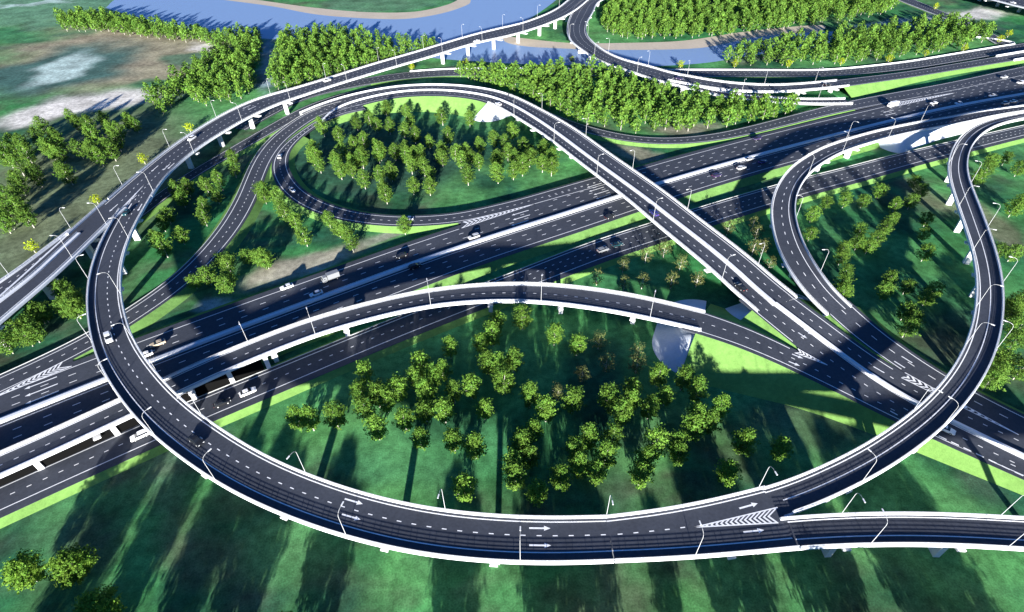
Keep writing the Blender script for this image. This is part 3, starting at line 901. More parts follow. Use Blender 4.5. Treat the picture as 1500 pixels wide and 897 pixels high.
# painted gores beside the highway
_mk = MB()
tm = lambda x, y: at(x, y, 2.0)
_as = MB()
_as.poly([tm(-60, 606) - [0, 0, .03], tm(0, 583) - [0, 0, .03], tm(112, 536) - [0, 0, .03], tm(104, 524) - [0, 0, .03], tm(0, 570) - [0, 0, .03]])
_as.poly([tm(674, 336) - [0, 0, .03], tm(676, 322) - [0, 0, .03], tm(760, 298) - [0, 0, .03], tm(800, 291) - [0, 0, .03], tm(760, 310) - [0, 0, .03]])
_as.poly([tm(1297, 160) - [0, 0, .03], tm(1290, 150) - [0, 0, .03], tm(1420, 125) - [0, 0, .03], tm(1420, 138) - [0, 0, .03]])
_as.poly([tm(1420, 138) - [0, 0, .04], tm(1400, 120) - [0, 0, .04], tm(1560, 88) - [0, 0, .04], tm(1560, 120) - [0, 0, .04]])
_g = tag(_as.build('road', M['asphalt']), kind='structure')
chevrons(_g, tm(-16, 586), tm(92, 530), tm(105, 536.5), 13, dz=.02, lw=.4)
chevrons(_g, tm(783, 299), tm(678, 325.5), tm(676, 334.5), 16, dz=.02, lw=.4)
chevrons(_g, tm(1400, 136), tm(1303, 152), tm(1306, 157.5), 22, dz=.02, lw=.5)

# ================================================================= THE GROUND
def lattice(X, Y, cell, seed):
    r = np.random.default_rng(seed)
    g = r.random((256, 256))
    x, y = X / cell + 1000, Y / cell + 1000
    i, j = np.floor(x).astype(int), np.floor(y).astype(int)
    fx, fy = x - i, y - j
    fx, fy = fx * fx * (3 - 2 * fx), fy * fy * (3 - 2 * fy)
    q = lambda a, b: g[(i + a) % 256, (j + b) % 256]
    return (q(0, 0) * (1 - fx) + q(1, 0) * fx) * (1 - fy) + (q(0, 1) * (1 - fx) + q(1, 1) * fx) * fy
def fbm(X, Y, cell, seed, oct_=4):
    s, a, t = 0, 1.0, 0
    for k in range(oct_):
        s = s + a * lattice(X, Y, cell / 2 ** k, seed + k)
        t += a
        a *= .55
    return s / t

def ground():
    fine_x = np.arange(-700, 701, 3.5)
    fine_y = np.concatenate([np.arange(-20, 300, 2.5), np.arange(300, 860, 4.0)])
    xs = np.concatenate([[-9000, -4000, -1800, -1000], fine_x, [1000, 1800, 4000, 9000]])
    ys = np.concatenate([[-9000, -3000, -800, -200, -60], fine_y, [1100, 1800, 4000, 9000]])
    X, Y = np.meshgrid(xs, ys)
    n1 = fbm(X, Y, 90, 1)
    n2 = fbm(X, Y, 26, 20)
    n3 = fbm(X * .8 + Y * .3, Y, 9, 40, 3)
    mx, my = to_map(np.clip(X, -1500, 1500), np.clip(Y, 20, 1500))
    mx = mx + (fbm(X, Y, 40, 60) - .5) * 60
    my = my + (fbm(X, Y, 40, 70) - .5) * 36
    g1, g2, g3 = np.array([.042, .205, .066]), np.array([.098, .280, .090]), np.array([.014, .072, .046])
    k = np.clip((n1 - .35) * 3.0, 0, 1)[..., None]
    c = g1 * (1 - k) + g2 * k
    k = np.clip((n2 - .46) * 4.5, 0, 1)[..., None] * .85
    c = c * (1 - k) + g3 * k
    br = np.array([.085, .085, .060])
    k = (np.clip((fbm(X, Y, 60, 90) - .50) * 6, 0, 1) * np.clip((n3 - .35) * 3, 0, 1))[..., None] * .75
    c = c * (1 - k) + br * k
    def blob(cx, cy, rx, ry, col, st=1.0, rot=0.0, soft=.5):
        nonlocal c
        dx, dy = mx - cx, my - cy
        a = math.radians(rot)
        u, v = (dx * math.cos(a) + dy * math.sin(a)) / rx, (-dx * math.sin(a) + dy * math.cos(a)) / ry
        kk = np.clip((1 - np.hypot(u, v)) / soft, 0, 1)
        kk = (kk * kk * (3 - 2 * kk) * st)[..., None]
        kk[Y < -10] = 0
        c = c * (1 - kk) + np.array(col) * kk
    tan, sand, teal, pale, olive = (.32, .27, .19), (.66, .62, .56), (.050, .120, .105), (.46, .58, .54), (.085, .115, .060)
    drab = (.155, .185, .105)
    blob(130, 270, 230, 130, drab, .95, -25)
    blob(60, 360, 130, 60, drab, .8, -25)
    blob(170, 80, 240, 70, tan, .9, -8)
    blob(60, 14, 190, 34, (.12, .25, .15), .9)
    blob(560, 6, 130, 16, (.10, .22, .12), .8)
    blob(40, 5, 70, 6, pale, .7, -6)
    blob(20, 50, 70, 12, (.05, .19, .08), .8)
    blob(85, 104, 150, 42, teal, .95, -12)
    blob(90, 104, 80, 18, pale, .8, -22)
    blob(240, 118, 55, 10, (.05, .17, .08), .9, -8)
    blob(110, 160, 180, 20, sand, .95, -9)
    blob(300, 72, 34, 8, sand, .9, 8)
    blob(285, 88, 50, 10, (.06, .15, .09), .8)
    blob(396, 92, 16, 52, (.26, .34, .40), .8)
    blob(450, 385, 140, 19, (.36, .33, .25), .95, -17)
    blob(325, 440, 34, 16, (.34, .44, .46), .8)
    blob(600, 340, 80, 11, (.36, .35, .27), .8, -14)
    blob(930, 226, 70, 14, (.27, .26, .18), .8, 6)
    blob(1010, 188, 70, 10, (.30, .28, .22), .7, -6)
    blob(560, 230, 200, 70, (.035, .085, .060), .8)
    blob(1000, 290, 120, 50, (.045, .15, .075), .6)
    blob(920, 340, 60, 14, (.20, .24, .19), .6, -15)
    blob(1290, 205, 60, 14, (.19, .18, .12), .7)
    blob(1450, 330, 90, 26, (.17, .16, .10), .75, 38)
    blob(1360, 280, 60, 20, (.16, .15, .10), .7, 30)
    blob(1200, 620, 110, 60, (.075, .090, .060), .6)
    blob(950, 650, 60, 30, (.05, .10, .055), .6)
    blob(1400, 180, 120, 12, (.05, .11, .06), .5)
    blob(1300, 42, 90, 14, (.20, .30, .31), .85, -10)
    blob(1420, 20, 80, 14, sand, .85, 4)
    blob(1400, 10, 40, 8, (.06, .17, .07), .8)
    blob(1100, 88, 90, 8, (.20, .22, .16), .5)
    blob(1450, 40, 70, 8, (.05, .09, .06), .8, 6)
    blob(250, 700, 40, 60, (.10, .17, .11), .5)
    blob(130, 790, 50, 60, (.08, .12, .075), .5)
    blob(260, 790, 30, 70, (.11, .12, .075), .5, 18)
    blob(430, 800, 100, 80, (.10, .28, .10), .7)
    blob(640, 800, 90, 60, (.09, .25, .095), .6)
    blob(620, 660, 180, 60, (.075, .25, .10), .6)
    m = MB()
    m.grid(np.stack([X, Y, np.zeros_like(X)], -1))
    gm = bpy.data.materials.new('meadow')
    gm.use_nodes = True
    n, l = gm.node_tree.nodes, gm.node_tree.links
    p = n['Principled BSDF']
    p.inputs['Roughness'].default_value = .95
    p.inputs['Specular IOR Level'].default_value = .05
    at_ = n.new('ShaderNodeVertexColor')
    at_.layer_name = 'soil'
    tc = n.new('ShaderNodeTexCoord')
    prev = at_.outputs[0]
    for sc, am in ((.07, .34), (.4, .30), (2.2, .28)):
        t = n.new('ShaderNodeTexNoise')
        t.inputs['Scale'].default_value = sc
        t.inputs['Detail'].default_value = 6
        l.new(tc.outputs['Object'], t.inputs['Vector'])
        r = n.new('ShaderNodeMapRange')
        r.inputs['From Min'].default_value, r.inputs['From Max'].default_value = .3, .7
        r.inputs['To Min'].default_value, r.inputs['To Max'].default_value = 1 - am, 1 + am
        l.new(t.outputs['Fac'], r.inputs['Value'])
        v = n.new('ShaderNodeVectorMath')
        v.operation = 'SCALE'
        l.new(prev, v.inputs[0])
        l.new(r.outputs[0], v.inputs['Scale'])
        prev = v.outputs[0]
    l.new(prev, p.inputs['Base Color'])
    o = m.build('ground', gm)
    ca = o.data.color_attributes.new('soil', 'FLOAT_COLOR', 'POINT')
    cc = np.concatenate([c.reshape(-1, 3), np.ones((c.size // 3, 1))], 1)
    ca.data.foreach_set('color', cc.ravel())
    tag(o, kind='structure')

ground()

# ---- river and sand banks
def sheet(name, txt, m, z, ripple=0.0):
    P = np.array([at(*map(float, t.split(',')[:2])) for t in txt.split()])
    P = catmull(np.vstack([P, P[:1]]), 5)[:-1]
    P[:, 2] = z
    b = MB()
    b.poly(P)
    o = b.build(name, m)
    return tag(o, kind='structure')
wm = mat('river_water', (.205, .305, .490), .4, .12)
_n, _l = wm.node_tree.nodes, wm.node_tree.links
_t = _n.new('ShaderNodeTexNoise'); _t.inputs['Scale'].default_value = .35; _t.inputs['Detail'].default_value = 4
_tc = _n.new('ShaderNodeTexCoord'); _l.new(_tc.outputs['Object'], _t.inputs['Vector'])
_b = _n.new('ShaderNodeBump'); _b.inputs['Strength'].default_value = .15; _b.inputs['Distance'].default_value = .2
_l.new(_t.outputs['Fac'], _b.inputs['Height']); _l.new(_b.outputs[0], _n['Principled BSDF'].inputs['Normal'])
M['water'] = wm
M['sand'] = mat('river_sand', (.50, .43, .34), .95, .05, ((.06, .5), .1))
WATER = '155,12 230,34 330,52 430,60 540,72 640,86 700,90.5 760,94 840,96 900,98.5 956,97.5 1033,92.5 1100,82 1201,68 1232,50 1227,46.5 1193,48 1160,49.5 1100,56 1081,60 1027,70.5 920,73.5 840,72 760,67 738,60 745,42 775,28 815,0 828,-14 790,-30 720,-30 690,0 687,6 647,20 594,28 514,26 460,21 400,9.8 313,-2 240,-14 190,-10 168,0'
sheet('river', WATER, M['water'], .06)
sheet('sand_bank', '300,-12 340,-5 380,0.5 460,11.5 540,18.2 607,17.4 647,9.6 669,1 690,-20 720,-24 700,0 690,8 647,22 594,30 514,28 460,23 400,12 330,2', M['sand'], .03)
sheet('sand_bank', '730,58 745,54 760,55.5 832,63 920,63 1000,60 1081,48 1160,39.5 1207,37.5 1204,46 1193,50 1160,52 1081,63 1027,73 920,76 840,74.5 760,70 735,64', M['sand'], .03)

# ================================================================= TREES
leaf = bpy.data.materials.new('leaves')
leaf.use_nodes = True
_n, _l = leaf.node_tree.nodes, leaf.node_tree.links
_p = _n['Principled BSDF']
_p.inputs['Roughness'].default_value = .7
_p.inputs['Specular IOR Level'].default_value = .15
_vc = _n.new('ShaderNodeVertexColor'); _vc.layer_name = 'tone'
_oi = _n.new('ShaderNodeObjectInfo')
_r = _n.new('ShaderNodeMapRange'); _r.inputs['To Min'].default_value = .74; _r.inputs['To Max'].default_value = 1.2
_l.new(_oi.outputs['Random'], _r.inputs['Value'])
_v = _n.new('ShaderNodeVectorMath'); _v.operation = 'SCALE'
_l.new(_vc.outputs[0], _v.inputs[0]); _l.new(_r.outputs[0], _v.inputs['Scale'])
_l.new(_v.outputs[0], _p.inputs['Base Color'])
_tr = _n.new('ShaderNodeBsdfTranslucent')
_l.new(_v.outputs[0], _tr.inputs['Color'])
_mx = _n.new('ShaderNodeMixShader'); _mx.inputs[0].default_value = .25
_l.new(_p.outputs[0], _mx.inputs[1]); _l.new(_tr.outputs[0], _mx.inputs[2])
_l.new(_mx.outputs[0], _n['Material Output'].inputs['Surface'])
M['leaf'] = leaf
M['bark'] = mat('pale_bark', (.42, .40, .35), .9, .1, ((2.0, 8.0), .25))

def crown_arrays(seed, H=10.0, Wd=7.0, z0=1.5, nb=60, per=11, size=.75, base=(.092, .190, .027), kind='ovoid'):
    """leaf faces spread along branches: (quads n x 4 x 3, colour n x 3)"""
    r = np.random.default_rng(seed)
    Q, Ccol = [], []
    lean = r.normal(0, .04, 2)
    for k in range(nb):
        f = (k + r.random()) / nb
        z = z0 + (H - z0) * f ** .95
        if kind == 'ovoid':
            env = Wd / 2 * (math.sin(math.pi * min(.16 + .84 * f, 1)) ** .75 * (1.0 if f < .5 else 1.06 - .12 * f))
        else:
            env = Wd / 2 * math.sqrt(max(0, 1 - (2 * f - .85) ** 2 / 1.35)) * (1.0 if f > .1 else .8)
        env *= r.uniform(.72, 1.15)
        a = k * 2.39996 + r.normal(0, .35)
        rise = r.uniform(.15, .5) * env
        m = max(3, int(per * (.45 + env / (Wd / 2))))
        tone = r.uniform(.72, 1.22)
        yel = r.uniform(-.12, .22)
        for j in range(m):
            t = r.uniform(.30, 1.05)
            spread = .55 + .35 * (1 - t)
            c = np.array([math.cos(a) * env * t + lean[0] * z, math.sin(a) * env * t + lean[1] * z, z + rise * t - .35 * rise]) + r.normal(0, spread * .55, 3) * [1, 1, .8]
            nrm = np.array([math.cos(a) * .5, math.sin(a) * .5, .75]) + r.normal(0, .55, 3)
            nrm /= np.linalg.norm(nrm)
            u = np.cross(nrm, r.normal(0, 1, 3)); u /= np.linalg.norm(u)
            v = np.cross(nrm, u)
            s = size * r.uniform(.6, 1.2)
            e = r.uniform(.5, .8)
            Q.append([c - u * s * .5, c + v * s * e * .5, c + u * s * .5, c - v * s * e * .5])
            g = tone * r.uniform(.85, 1.15)
            Ccol.append([base[0] * g * (1 + yel), base[1] * g * (1 + .25 * yel), base[2] * g])
    return np.array(Q), np.array(Ccol)

def crown_mesh(name, Q, Cc):
    me = bpy.data.meshes.new(name)
    n = len(Q)
    me.from_pydata(Q.reshape(-1, 3).tolist(), [], (np.arange(n * 4).reshape(n, 4)).tolist())
    ca = me.color_attributes.new('tone', 'FLOAT_COLOR', 'POINT')
    c4 = np.repeat(np.concatenate([Cc, np.ones((n, 1))], 1), 4, 0)
    ca.data.foreach_set('color', c4.ravel())
    me.materials.append(M['leaf'])
    me.update()
    return me

def trunk_mb(seed, H, z0, r0=.22, limbs=6):
    r = np.random.default_rng(seed)
    m = MB()
    top = H * .8
    pts = [np.array([r.normal(0, .04) * k, r.normal(0, .04) * k, z]) for k, z in enumerate(np.linspace(-.2, top, 6))]
    m.tube(pts, np.linspace(r0, .05, 6), 6)
    for k in range(limbs):
        z = z0 + (H - z0) * (.05 + .5 * k / limbs)
        a = k * 2.4 + r.normal(0, .3)
        e = r.uniform(1.2, 2.2)
        m.tube([[0, 0, z], [math.cos(a) * e * .6, math.sin(a) * e * .6, z + .5], [math.cos(a) * e, math.sin(a) * e, z + 1.1]], [.09, .06, .03], 4)
    return m

KINDS = {}
def make_kind(key, seed, **kw):
    Q, Cc = crown_arrays(seed, **kw)
    cm = crown_mesh('crown', Q, Cc)
    tm_ = trunk_mb(seed, kw.get('H', 10), kw.get('z0', 1.5)).mesh('trunk', M['bark'])
    KINDS[key] = (cm, tm_)
for k in range(4):
    make_kind('tall%d' % k, 100 + k, H=10.4 + .5 * k, Wd=7.2 + .2 * k, z0=1.5, nb=80, per=24, size=.62)
for k in range(3):
    make_kind('round%d' % k, 200 + k, H=9.2 + .3 * k, Wd=8.0, z0=1.4, nb=72, per=26, size=.6, kind='round')
for k in range(3):
    make_kind('sparse%d' % k, 300 + k, H=7.6 + .4 * k, Wd=6.0, z0=1.3, nb=34, per=15, size=.5, kind='round', base=(.12, .145, .045))
for k in range(4):
    make_kind('slim%d' % k, 600 + k, H=9.6 + .5 * k, Wd=6.0 + .2 * k, z0=1.6, nb=76, per=22, size=.58, kind='round' if k % 2 else 'ovoid', base=(.098, .205, .027))
for k in range(2):
    make_kind('sapling%d' % k, 400 + k, H=5.0, Wd=5.4, z0=.9, nb=30, per=10, size=.7, kind='round', base=(.26, .34, .012))
for k in range(2):
    make_kind('big%d' % k, 500 + k, H=11, Wd=9.0, z0=1.8, nb=120, per=34, size=.62, kind='round', base=(.100, .205, .022))

ROADS = [(r_.C[::3], r_.h[::3]) for r_ in RIBS]
def clear_of_roads(x, y, gap=1.5):
    for C_, h_ in ROADS:
        d = np.hypot(C_[:, 0] - x, C_[:, 1] - y)
        k = int(np.argmin(d))
        if d[k] < h_[k] + gap:
            return False
    return True

NT = [0]
def plant(x, y, key, scale, label, group, name='tree', cat='tree'):
    cm, tm_ = KINDS[key]
    o = bpy.data.objects.new(name, None)
    COL.objects.link(o)
    o.empty_display_size = .5
    o.location = (x, y, 0)
    o.rotation_euler = (0, 0, random.uniform(0, 6.28))
    sx = scale * random.uniform(.93, 1.07)
    o.scale = (sx, sx, scale * random.uniform(.92, 1.1))
    tag(o, label, cat, group)
    for nm, me in (('crown', cm), ('trunk', tm_)):
        c = bpy.data.objects.new(nm, me)
        COL.objects.link(c)
        c.parent = o
    NT[0] += 1
    return o

def pts_of(s, ox, oy, sc=3.7375):
    return [(ox + float(a) / sc, oy + float(b) / sc) for a, b in (t.split(',') for t in s.split())]

GROVES = []
def grove(label, group, pts, kinds, scale, zc=5.5, gap=.8):
    for x, y in pts:
        p = at(x, y, zc)
        q = p[:2].copy()
        if not clear_of_roads(q[0], q[1], gap):
            # step off the road sideways
            ok = False
            for rad in (1.5, 3, 4.5, 6):
                for a in range(0, 360, 30):
                    qq = q + rad * np.array([math.cos(math.radians(a)), math.sin(math.radians(a))])
                    if clear_of_roads(qq[0], qq[1], gap):
                        q = qq; ok = True; break
                if ok: break
            if not ok: continue
        plant(q[0], q[1], random.choice(kinds), scale * random.uniform(.9, 1.12), label, group)

T_, R_, SP = ['tall0', 'tall1', 'tall2', 'tall3'], ['round0', 'round1', 'round2'], ['sparse0', 'sparse1', 'sparse2']
inner = (pts_of('345,700 530,670 600,650 690,590 640,680 710,690 800,600 820,660 790,710 850,740 1000,640 1150,650 290,810 310,860 430,740 450,820 420,870 520,790 500,860 570,780 550,870 640,790 660,830 740,830 800,820 830,850 880,830 930,770 1000,820 1030,750 1070,830 1130,820 1160,860 1210,790 1290,760 1340,780 1360,830 1390,720 1440,800 1480,830 1300,870 1400,870', 380, 0)
         + pts_of('290,30 325,75 420,70 440,110 510,60 500,100 560,50 570,160 650,20 650,130 720,120 680,200 690,240 800,30 860,20 830,80 840,190 900,90 930,130 930,195 1000,40 1100,50 1140,140 1200,60 1300,60 1305,130 1390,110 1440,90 1480,40', 380, 220)
         + pts_of('40,30 20,90 130,70 180,90', 760, 220) + pts_of('40,830 130,810 30,870 180,870', 760, 0))
grove('leafy upright tree in the grove enclosed by the ring road', 'trees inside the ring road', inner, T_, .92)
grove('bushy tree in the strip between the ring road and the wide main highway', 'trees between ring road and highway',
      pts_of('30,220 90,260 140,340 190,380 245,470 110,310 375,370 430,420 500,500 790,405 30,590 470,440', 380, 220), T_, .85)
grove('bushy tree in the wedge between the big loop and the curving ground ramp', 'trees between loop and ground ramp',
      pts_of('970,220 1020,200 1120,180 1200,170 1180,240 990,260 1270,30 1275,100 880,390 910,350 1110,300 1110,360 985,460 850,490 890,530', 0, 220), T_, .85)
grove('bushy tree beside the ground ramp, on the narrow grass towards the main highway', 'trees along the ground ramp',
      pts_of('1420,210 1440,240 1050,700 1130,680 1200,590 1240,610 1250,690 1340,570 1400,570 1440,590 1230,730', 0, 220), R_, .8)
grove('bushy tree under the left branch ramp, outside the big loop', 'trees under the left branch ramp',
      pts_of('340,760 390,820 400,860', 0, 220) + pts_of('220,60 180,70 110,120 60,170 130,190 170,170 20,230 400,40 340,30 30,60 15,120', 0, 440), R_, .95)
left = (pts_of('240,700 300,760 200,760 330,810 280,830 390,640 430,680 490,700 560,650 520,760 600,720 430,820 580,800 640,780 700,670 740,680 650,720 510,820 540,860 60,770 120,790 20,800 80,850 150,850 40,870', 0, 0)
        + pts_of('40,40 100,90 180,110 200,150 80,160 110,200 340,110 370,140 30,250 80,260 30,310 110,330 150,370 40,380 20,400 510,20 610,10 330,20 280,10 120,350', 0, 220))
grove('green tree in the loose wood on the drab meadow left of the loop', 'trees on the left meadow', left, T_, 1.05)
mid = (pts_of('1440,90 1300,105 1275,180 1215,220 1040,245 880,340 1000,370 940,405 1390,320 1310,350 1340,440 1250,330 1160,465 910,490 570,390 540,490 755,480 640,510 690,540 575,585 1230,580 905,590 790,640 270,640 200,640 410,630 640,690 880,740 1060,750 1180,790 1440,780 850,410 1010,600 1060,490', 380, 440)
       + pts_of('195,175 320,230 60,515 150,590 295,540 490,530 620,470 620,540 770,400 905,420 810,500 720,575 980,490 980,620 1110,575 390,740 520,740 320,800 20,760 560,610 1240,770 750,790 880,780 700,860 1440,800 1050,650 80,690 960,690', 760, 440)
       + pts_of('1120,210 1380,70 1400,150', 380, 657) + pts_of('60,30 100,230 230,150 330,80 430,110 670,130 1150,120 880,20 480,30', 760, 657))
grove('bushy round tree on the shaded lawn in the bowl of the big loop', 'trees in the bowl of the loop', mid, ['slim0', 'slim1', 'slim2', 'slim3'], 1.0, zc=6.4)
grove('thin brownish tree on the shaded lawn in the bowl of the loop', 'thin trees in the bowl of the loop',
      pts_of('440,215 350,395 480,340 650,280 650,350 210,500', 760, 440), SP, .95, zc=4.5)
grove('thin brownish tree between the side road and the flyover approach', 'thin trees by the flyover',
      pts_of('700,570 800,540 575,620 890,610 430,690 580,720 680,710 840,710 980,700 1150,420 1290,390 1310,440 1290,530 1340,520 1380,610', 760, 220), SP, .9, zc=4.5)
grove('bushy tree on the dark grass enclosed by the side ramp and the S-curved ramp', 'trees between the two right ramps',
      pts_of('420,280 520,270 620,270 710,220 340,350 330,450 800,290 780,360 740,420 690,490 650,520 600,430 590,500 510,530 500,580 530,650 510,720 520,760 900,170 940,220 880,280 970,370 950,450 960,560 770,690 740,770 860,740 1010,760 970,800 850,880', 1100, 220)
      + pts_of('890,100 860,150', 1100, 440), R_, .74, zc=4.5)
grove('bushy tree outside the S-curved ramp at the right edge', 'trees outside the S-curved ramp',
      pts_of('1290,110 1320,60 1400,40 1470,100 1440,320 1480,290 1370,540 1440,560 1440,850 1470,830 1250,150', 1100, 220)
      + pts_of('1440,50 1470,150 1450,220 1340,300 1400,330 1350,400 1310,440 1480,380 1420,80', 1100, 440), R_, .85, zc=4.5)
for (x, y), lb in zip(pts_of('130,670 400,640 550,870', 0, 657), ('large bushy tree nearest the lower left corner of the meadow', 'large bushy tree just right of the corner tree on the lower left meadow', 'large bushy tree cut off by the bottom edge of the meadow')):
    p = at(x, y, 5.5)
    plant(p[0], p[1], random.choice(['big0', 'big1']), .95, lb, 'trees on the lower left meadow')
SAPL = [((140, 292), 'bright yellow sapling beside the loop at the painted split'), ((47, 363), 'bright yellow sapling by the left branch ramp wall'), ((277, 187), 'bright yellow sapling under the bend of the loop, upper one of two'),
        ((210, 234), 'bright yellow sapling below the loop, close to a street lamp'), ((682, 91), 'bright yellow sapling on the near river bank behind the road wall'), ((603, 98), 'bright yellow sapling beside a pier of the river crossing'),
        ((997, 95), 'bright yellow sapling alone on the bank beyond the river road wall'), ((838, 88), 'bright yellow sapling at the water beside the S-curved bridge'), ((1077, 94), 'bright yellow sapling at the left end of the riverside tree strip'),
        ((1155, 94), 'bright yellow sapling in front of the riverside tree strip, left of its middle'), ((1233, 91), 'bright yellow sapling by the road wall in front of the middle of the tree strip'), ((1303, 86), 'bright yellow sapling by the road wall right of the strip middle'),
        ((1357, 78), 'bright yellow sapling where the tree strip gets dense'), ((1413, 71), 'bright yellow sapling by the road wall near its corner'), ((1371, 10), 'bright yellow sapling on the far crossroad verge'),
        ((1465, 58), 'bright yellow sapling inside the corner of the road wall'), ((1478, 50), 'bright yellow sapling beyond the corner of the road wall')]
for (x, y), lb in SAPL:
    p = at(x, y, 2.6)
    plant(p[0], p[1], random.choice(['sapling0', 'sapling1']), 1.0, lb, 'yellow saplings', 'young_tree', 'sapling')

# woods: the trees that show largest stay single, the far mass is one object
def inside(px, py, poly):
    c = False
    j = len(poly) - 1
    for i in range(len(poly)):
        if (poly[i][1] > py) != (poly[j][1] > py) and px < (poly[j][0] - poly[i][0]) * (py - poly[i][1]) / (poly[j][1] - poly[i][1]) + poly[i][0]:
            c = not c
        j = i
    return c
WOODS = [('88,36 130,28 200,42 250,50 330,60 318,68 300,66 230,58 150,48 95,46', 6.6, 'w0'),
         ('215,152 240,168 272,140 300,158 345,150 368,140 382,80 384,52 340,58 312,92 262,124', 7.4, 'w1'),
         ('402,136 402,118 416,64 440,56 500,56 560,66 640,76 620,86 545,99 475,120 425,136', 7.0, 'w2'),
         ('652,108 700,112 740,119 800,112 880,112 905,120 950,126 1000,142 1050,152 1090,160 1165,158 1160,170 1100,184 1060,188 1000,194 950,197 905,194 870,188 830,175 785,152 742,135 690,124', 6.6, 'c'),
         ('880,40 905,-20 1310,-20 1310,18 1232,34 1150,43 1060,54 1000,58 930,60 900,56', 8.0, 'n'),
         ('1062,92 1098,78 1160,68 1240,58 1330,46 1390,36 1440,44 1442,64 1380,76 1300,87 1240,94 1160,96 1110,98', 7.2, 'e')]
cand = []
for txt, sp, key in WOODS:
    poly = [tuple(map(float, t.split(','))) for t in txt.split()]
    W3 = np.array([at(x, y, 0) for x, y in poly])
    pw = [(a[0], a[1]) for a in W3]
    x0, x1, y0, y1 = W3[:, 0].min(), W3[:, 0].max(), W3[:, 1].min(), W3[:, 1].max()
    got = []
    for _ in range(9000):
        x, y = random.uniform(x0, x1), random.uniform(y0, y1)
        if inside(x, y, pw) and all((x - a) ** 2 + (y - b) ** 2 > sp * sp for a, b in got[-400:]) and clear_of_roads(x, y, 2.0):
            got.append((x, y))
    cand += [(x, y, key) for x, y in got]
cand.sort(key=lambda q: math.hypot(q[0], q[1]))
WLAB = {'w0': ('tree in the thin row on the bank of the upper river', 'river bank row of trees'), 'w1': ('tree in the dense wood left of the path, above the loop', 'wood left of the path'),
        'w2': ('tree in the dense wood between the path and the river crossing', 'wood beside the river crossing'), 'c': ('tree in the long dense wood between the ring road and the river bridge', 'long wood behind the ring road'),
        'n': ('tree in the far wood beyond the sandy bank', 'far wood'), 'e': ('tree in the strip between the river and the walled road', 'riverside tree strip')}
SINGLE = max(0, 296 - NT[0] + len(SAPL))
far_q, far_c = [], []
lowres = [crown_arrays(700 + k, H=10.5 + .4 * k, Wd=7.2, z0=1.4, nb=46, per=7, size=1.25) for k in range(4)]
tq = trunk_mb(5, 8, 1.5, limbs=0)
tv = np.concatenate(tq.v)
tfaces = [f for f in tq.f if len(f) == 4]
for i, (x, y, key) in enumerate(cand):
    sc = random.uniform(.86, 1.3)
    if i < SINGLE:
        lb, gp = WLAB[key]
        plant(x, y, random.choice(T_), sc, lb, gp)
        continue
    Q, Cc = lowres[i % 4]
    a = random.uniform(0, 6.28)
    ca_, sa_ = math.cos(a), math.sin(a)
    X_ = Q[..., 0] * ca_ - Q[..., 1] * sa_
    Y_ = Q[..., 0] * sa_ + Q[..., 1] * ca_
    far_q.append(np.stack([X_ * sc + x, Y_ * sc + y, Q[..., 2] * sc * random.uniform(.95, 1.08)], -1))
    far_c.append(Cc * random.uniform(.85, 1.15))
    tf = np.array([[tv[k] for k in f] for f in tfaces]) * sc + [x, y, 0]
    far_q.append(tf)
    far_c.append(np.tile([[.40, .38, .33]], (len(tf), 1)))
if far_q:
    o = bpy.data.objects.new('woods', crown_mesh('woods', np.concatenate(far_q), np.concatenate(far_c)))
    COL.objects.link(o)
    tag(o, 'dense green woods far behind the interchange along the river', 'woods', kind='stuff')
print('TREES single', NT[0], 'woods', len(cand) - SINGLE)

# trees standing just outside the lower edge: they throw the long shadows across the near meadow
for x_, d_, s_ in ((8, 20, 1.0), (38, 26, 1.0), (108, 12, 1.2), (128, 20, 1.1), (205, 16, 1.3), (222, 24, 1.2), (282, 12, 1.2), (312, 20, 1.2), (418, 8, 1.0), (448, 16, .9), (640, 14, 1.0), (668, 22, 1.0),
                   (790, 14, 1.2), (820, 20, 1.1), (868, 10, 1.1), (892, 18, 1.0), (1000, 12, .8), (1090, 16, 1.2), (1122, 10, 1.2), (1152, 18, 1.1), (1232, 12, 1.3), (1268, 18, 1.2), (1304, 12, 1.2), (1392, 14, 1.2), (1428, 20, 1.2), (1462, 12, 1.2), (1498, 20, 1.2)):
    p = at(x_, 897, 0)
    plant(p[0] * .92, p[1] - d_, random.choice(['big0', 'big1']), s_ * 1.0, 'tall tree on the meadow, out of sight below the near edge', 'trees below the near edge')

# ================================================================= STREET LAMPS
def lamp_meshes():
    pole, arm, head = MB(), MB(), MB()
    pole.tube([[0, 0, -.9], [0, 0, 3], [0, 0, 8.6]], [.075, .065, .05], 6)
    pole.box((0, 0, -.55), (1, 0, 0), (0, 1, 0), (0, 0, 1), .28, .28, .35)
    a = [[0, 0, 8.55], [.12, 0, 9.2], [.5, 0, 9.75], [1.1, 0, 10.05], [2.0, 0, 10.15]]
    arm.tube(a, [.05, .045, .045, .045, .045], 6)
    head.box((2.5, 0, 10.13), (1, 0, 0), (0, 1, 0), (0, 0, 1), .5, .14, .06)
    head.box((2.5, 0, 10.05), (1, 0, 0), (0, 1, 0), (0, 0, 1), .5, .13, .02)
    return pole.mesh('pole', M['steel']), arm.mesh('arm', M['steel']), head.mesh('lamp_head', M['lamp_glass'])
LM = lamp_meshes()
LAMPS = {}
def lamp(rib, x, y, side, key):
    h = rib.h
    z = 8.0
    for _ in range(6):
        p = at(x, y, z)
        i = rib.near(p)
        z = rib.C[i, 2] + .6
    sg = side
    pos = rib.pos(sg * (h + .12), .6)[i]
    LAMPS.setdefault(key, []).append((rib.s[i], pos, -sg * rib.N[i]))
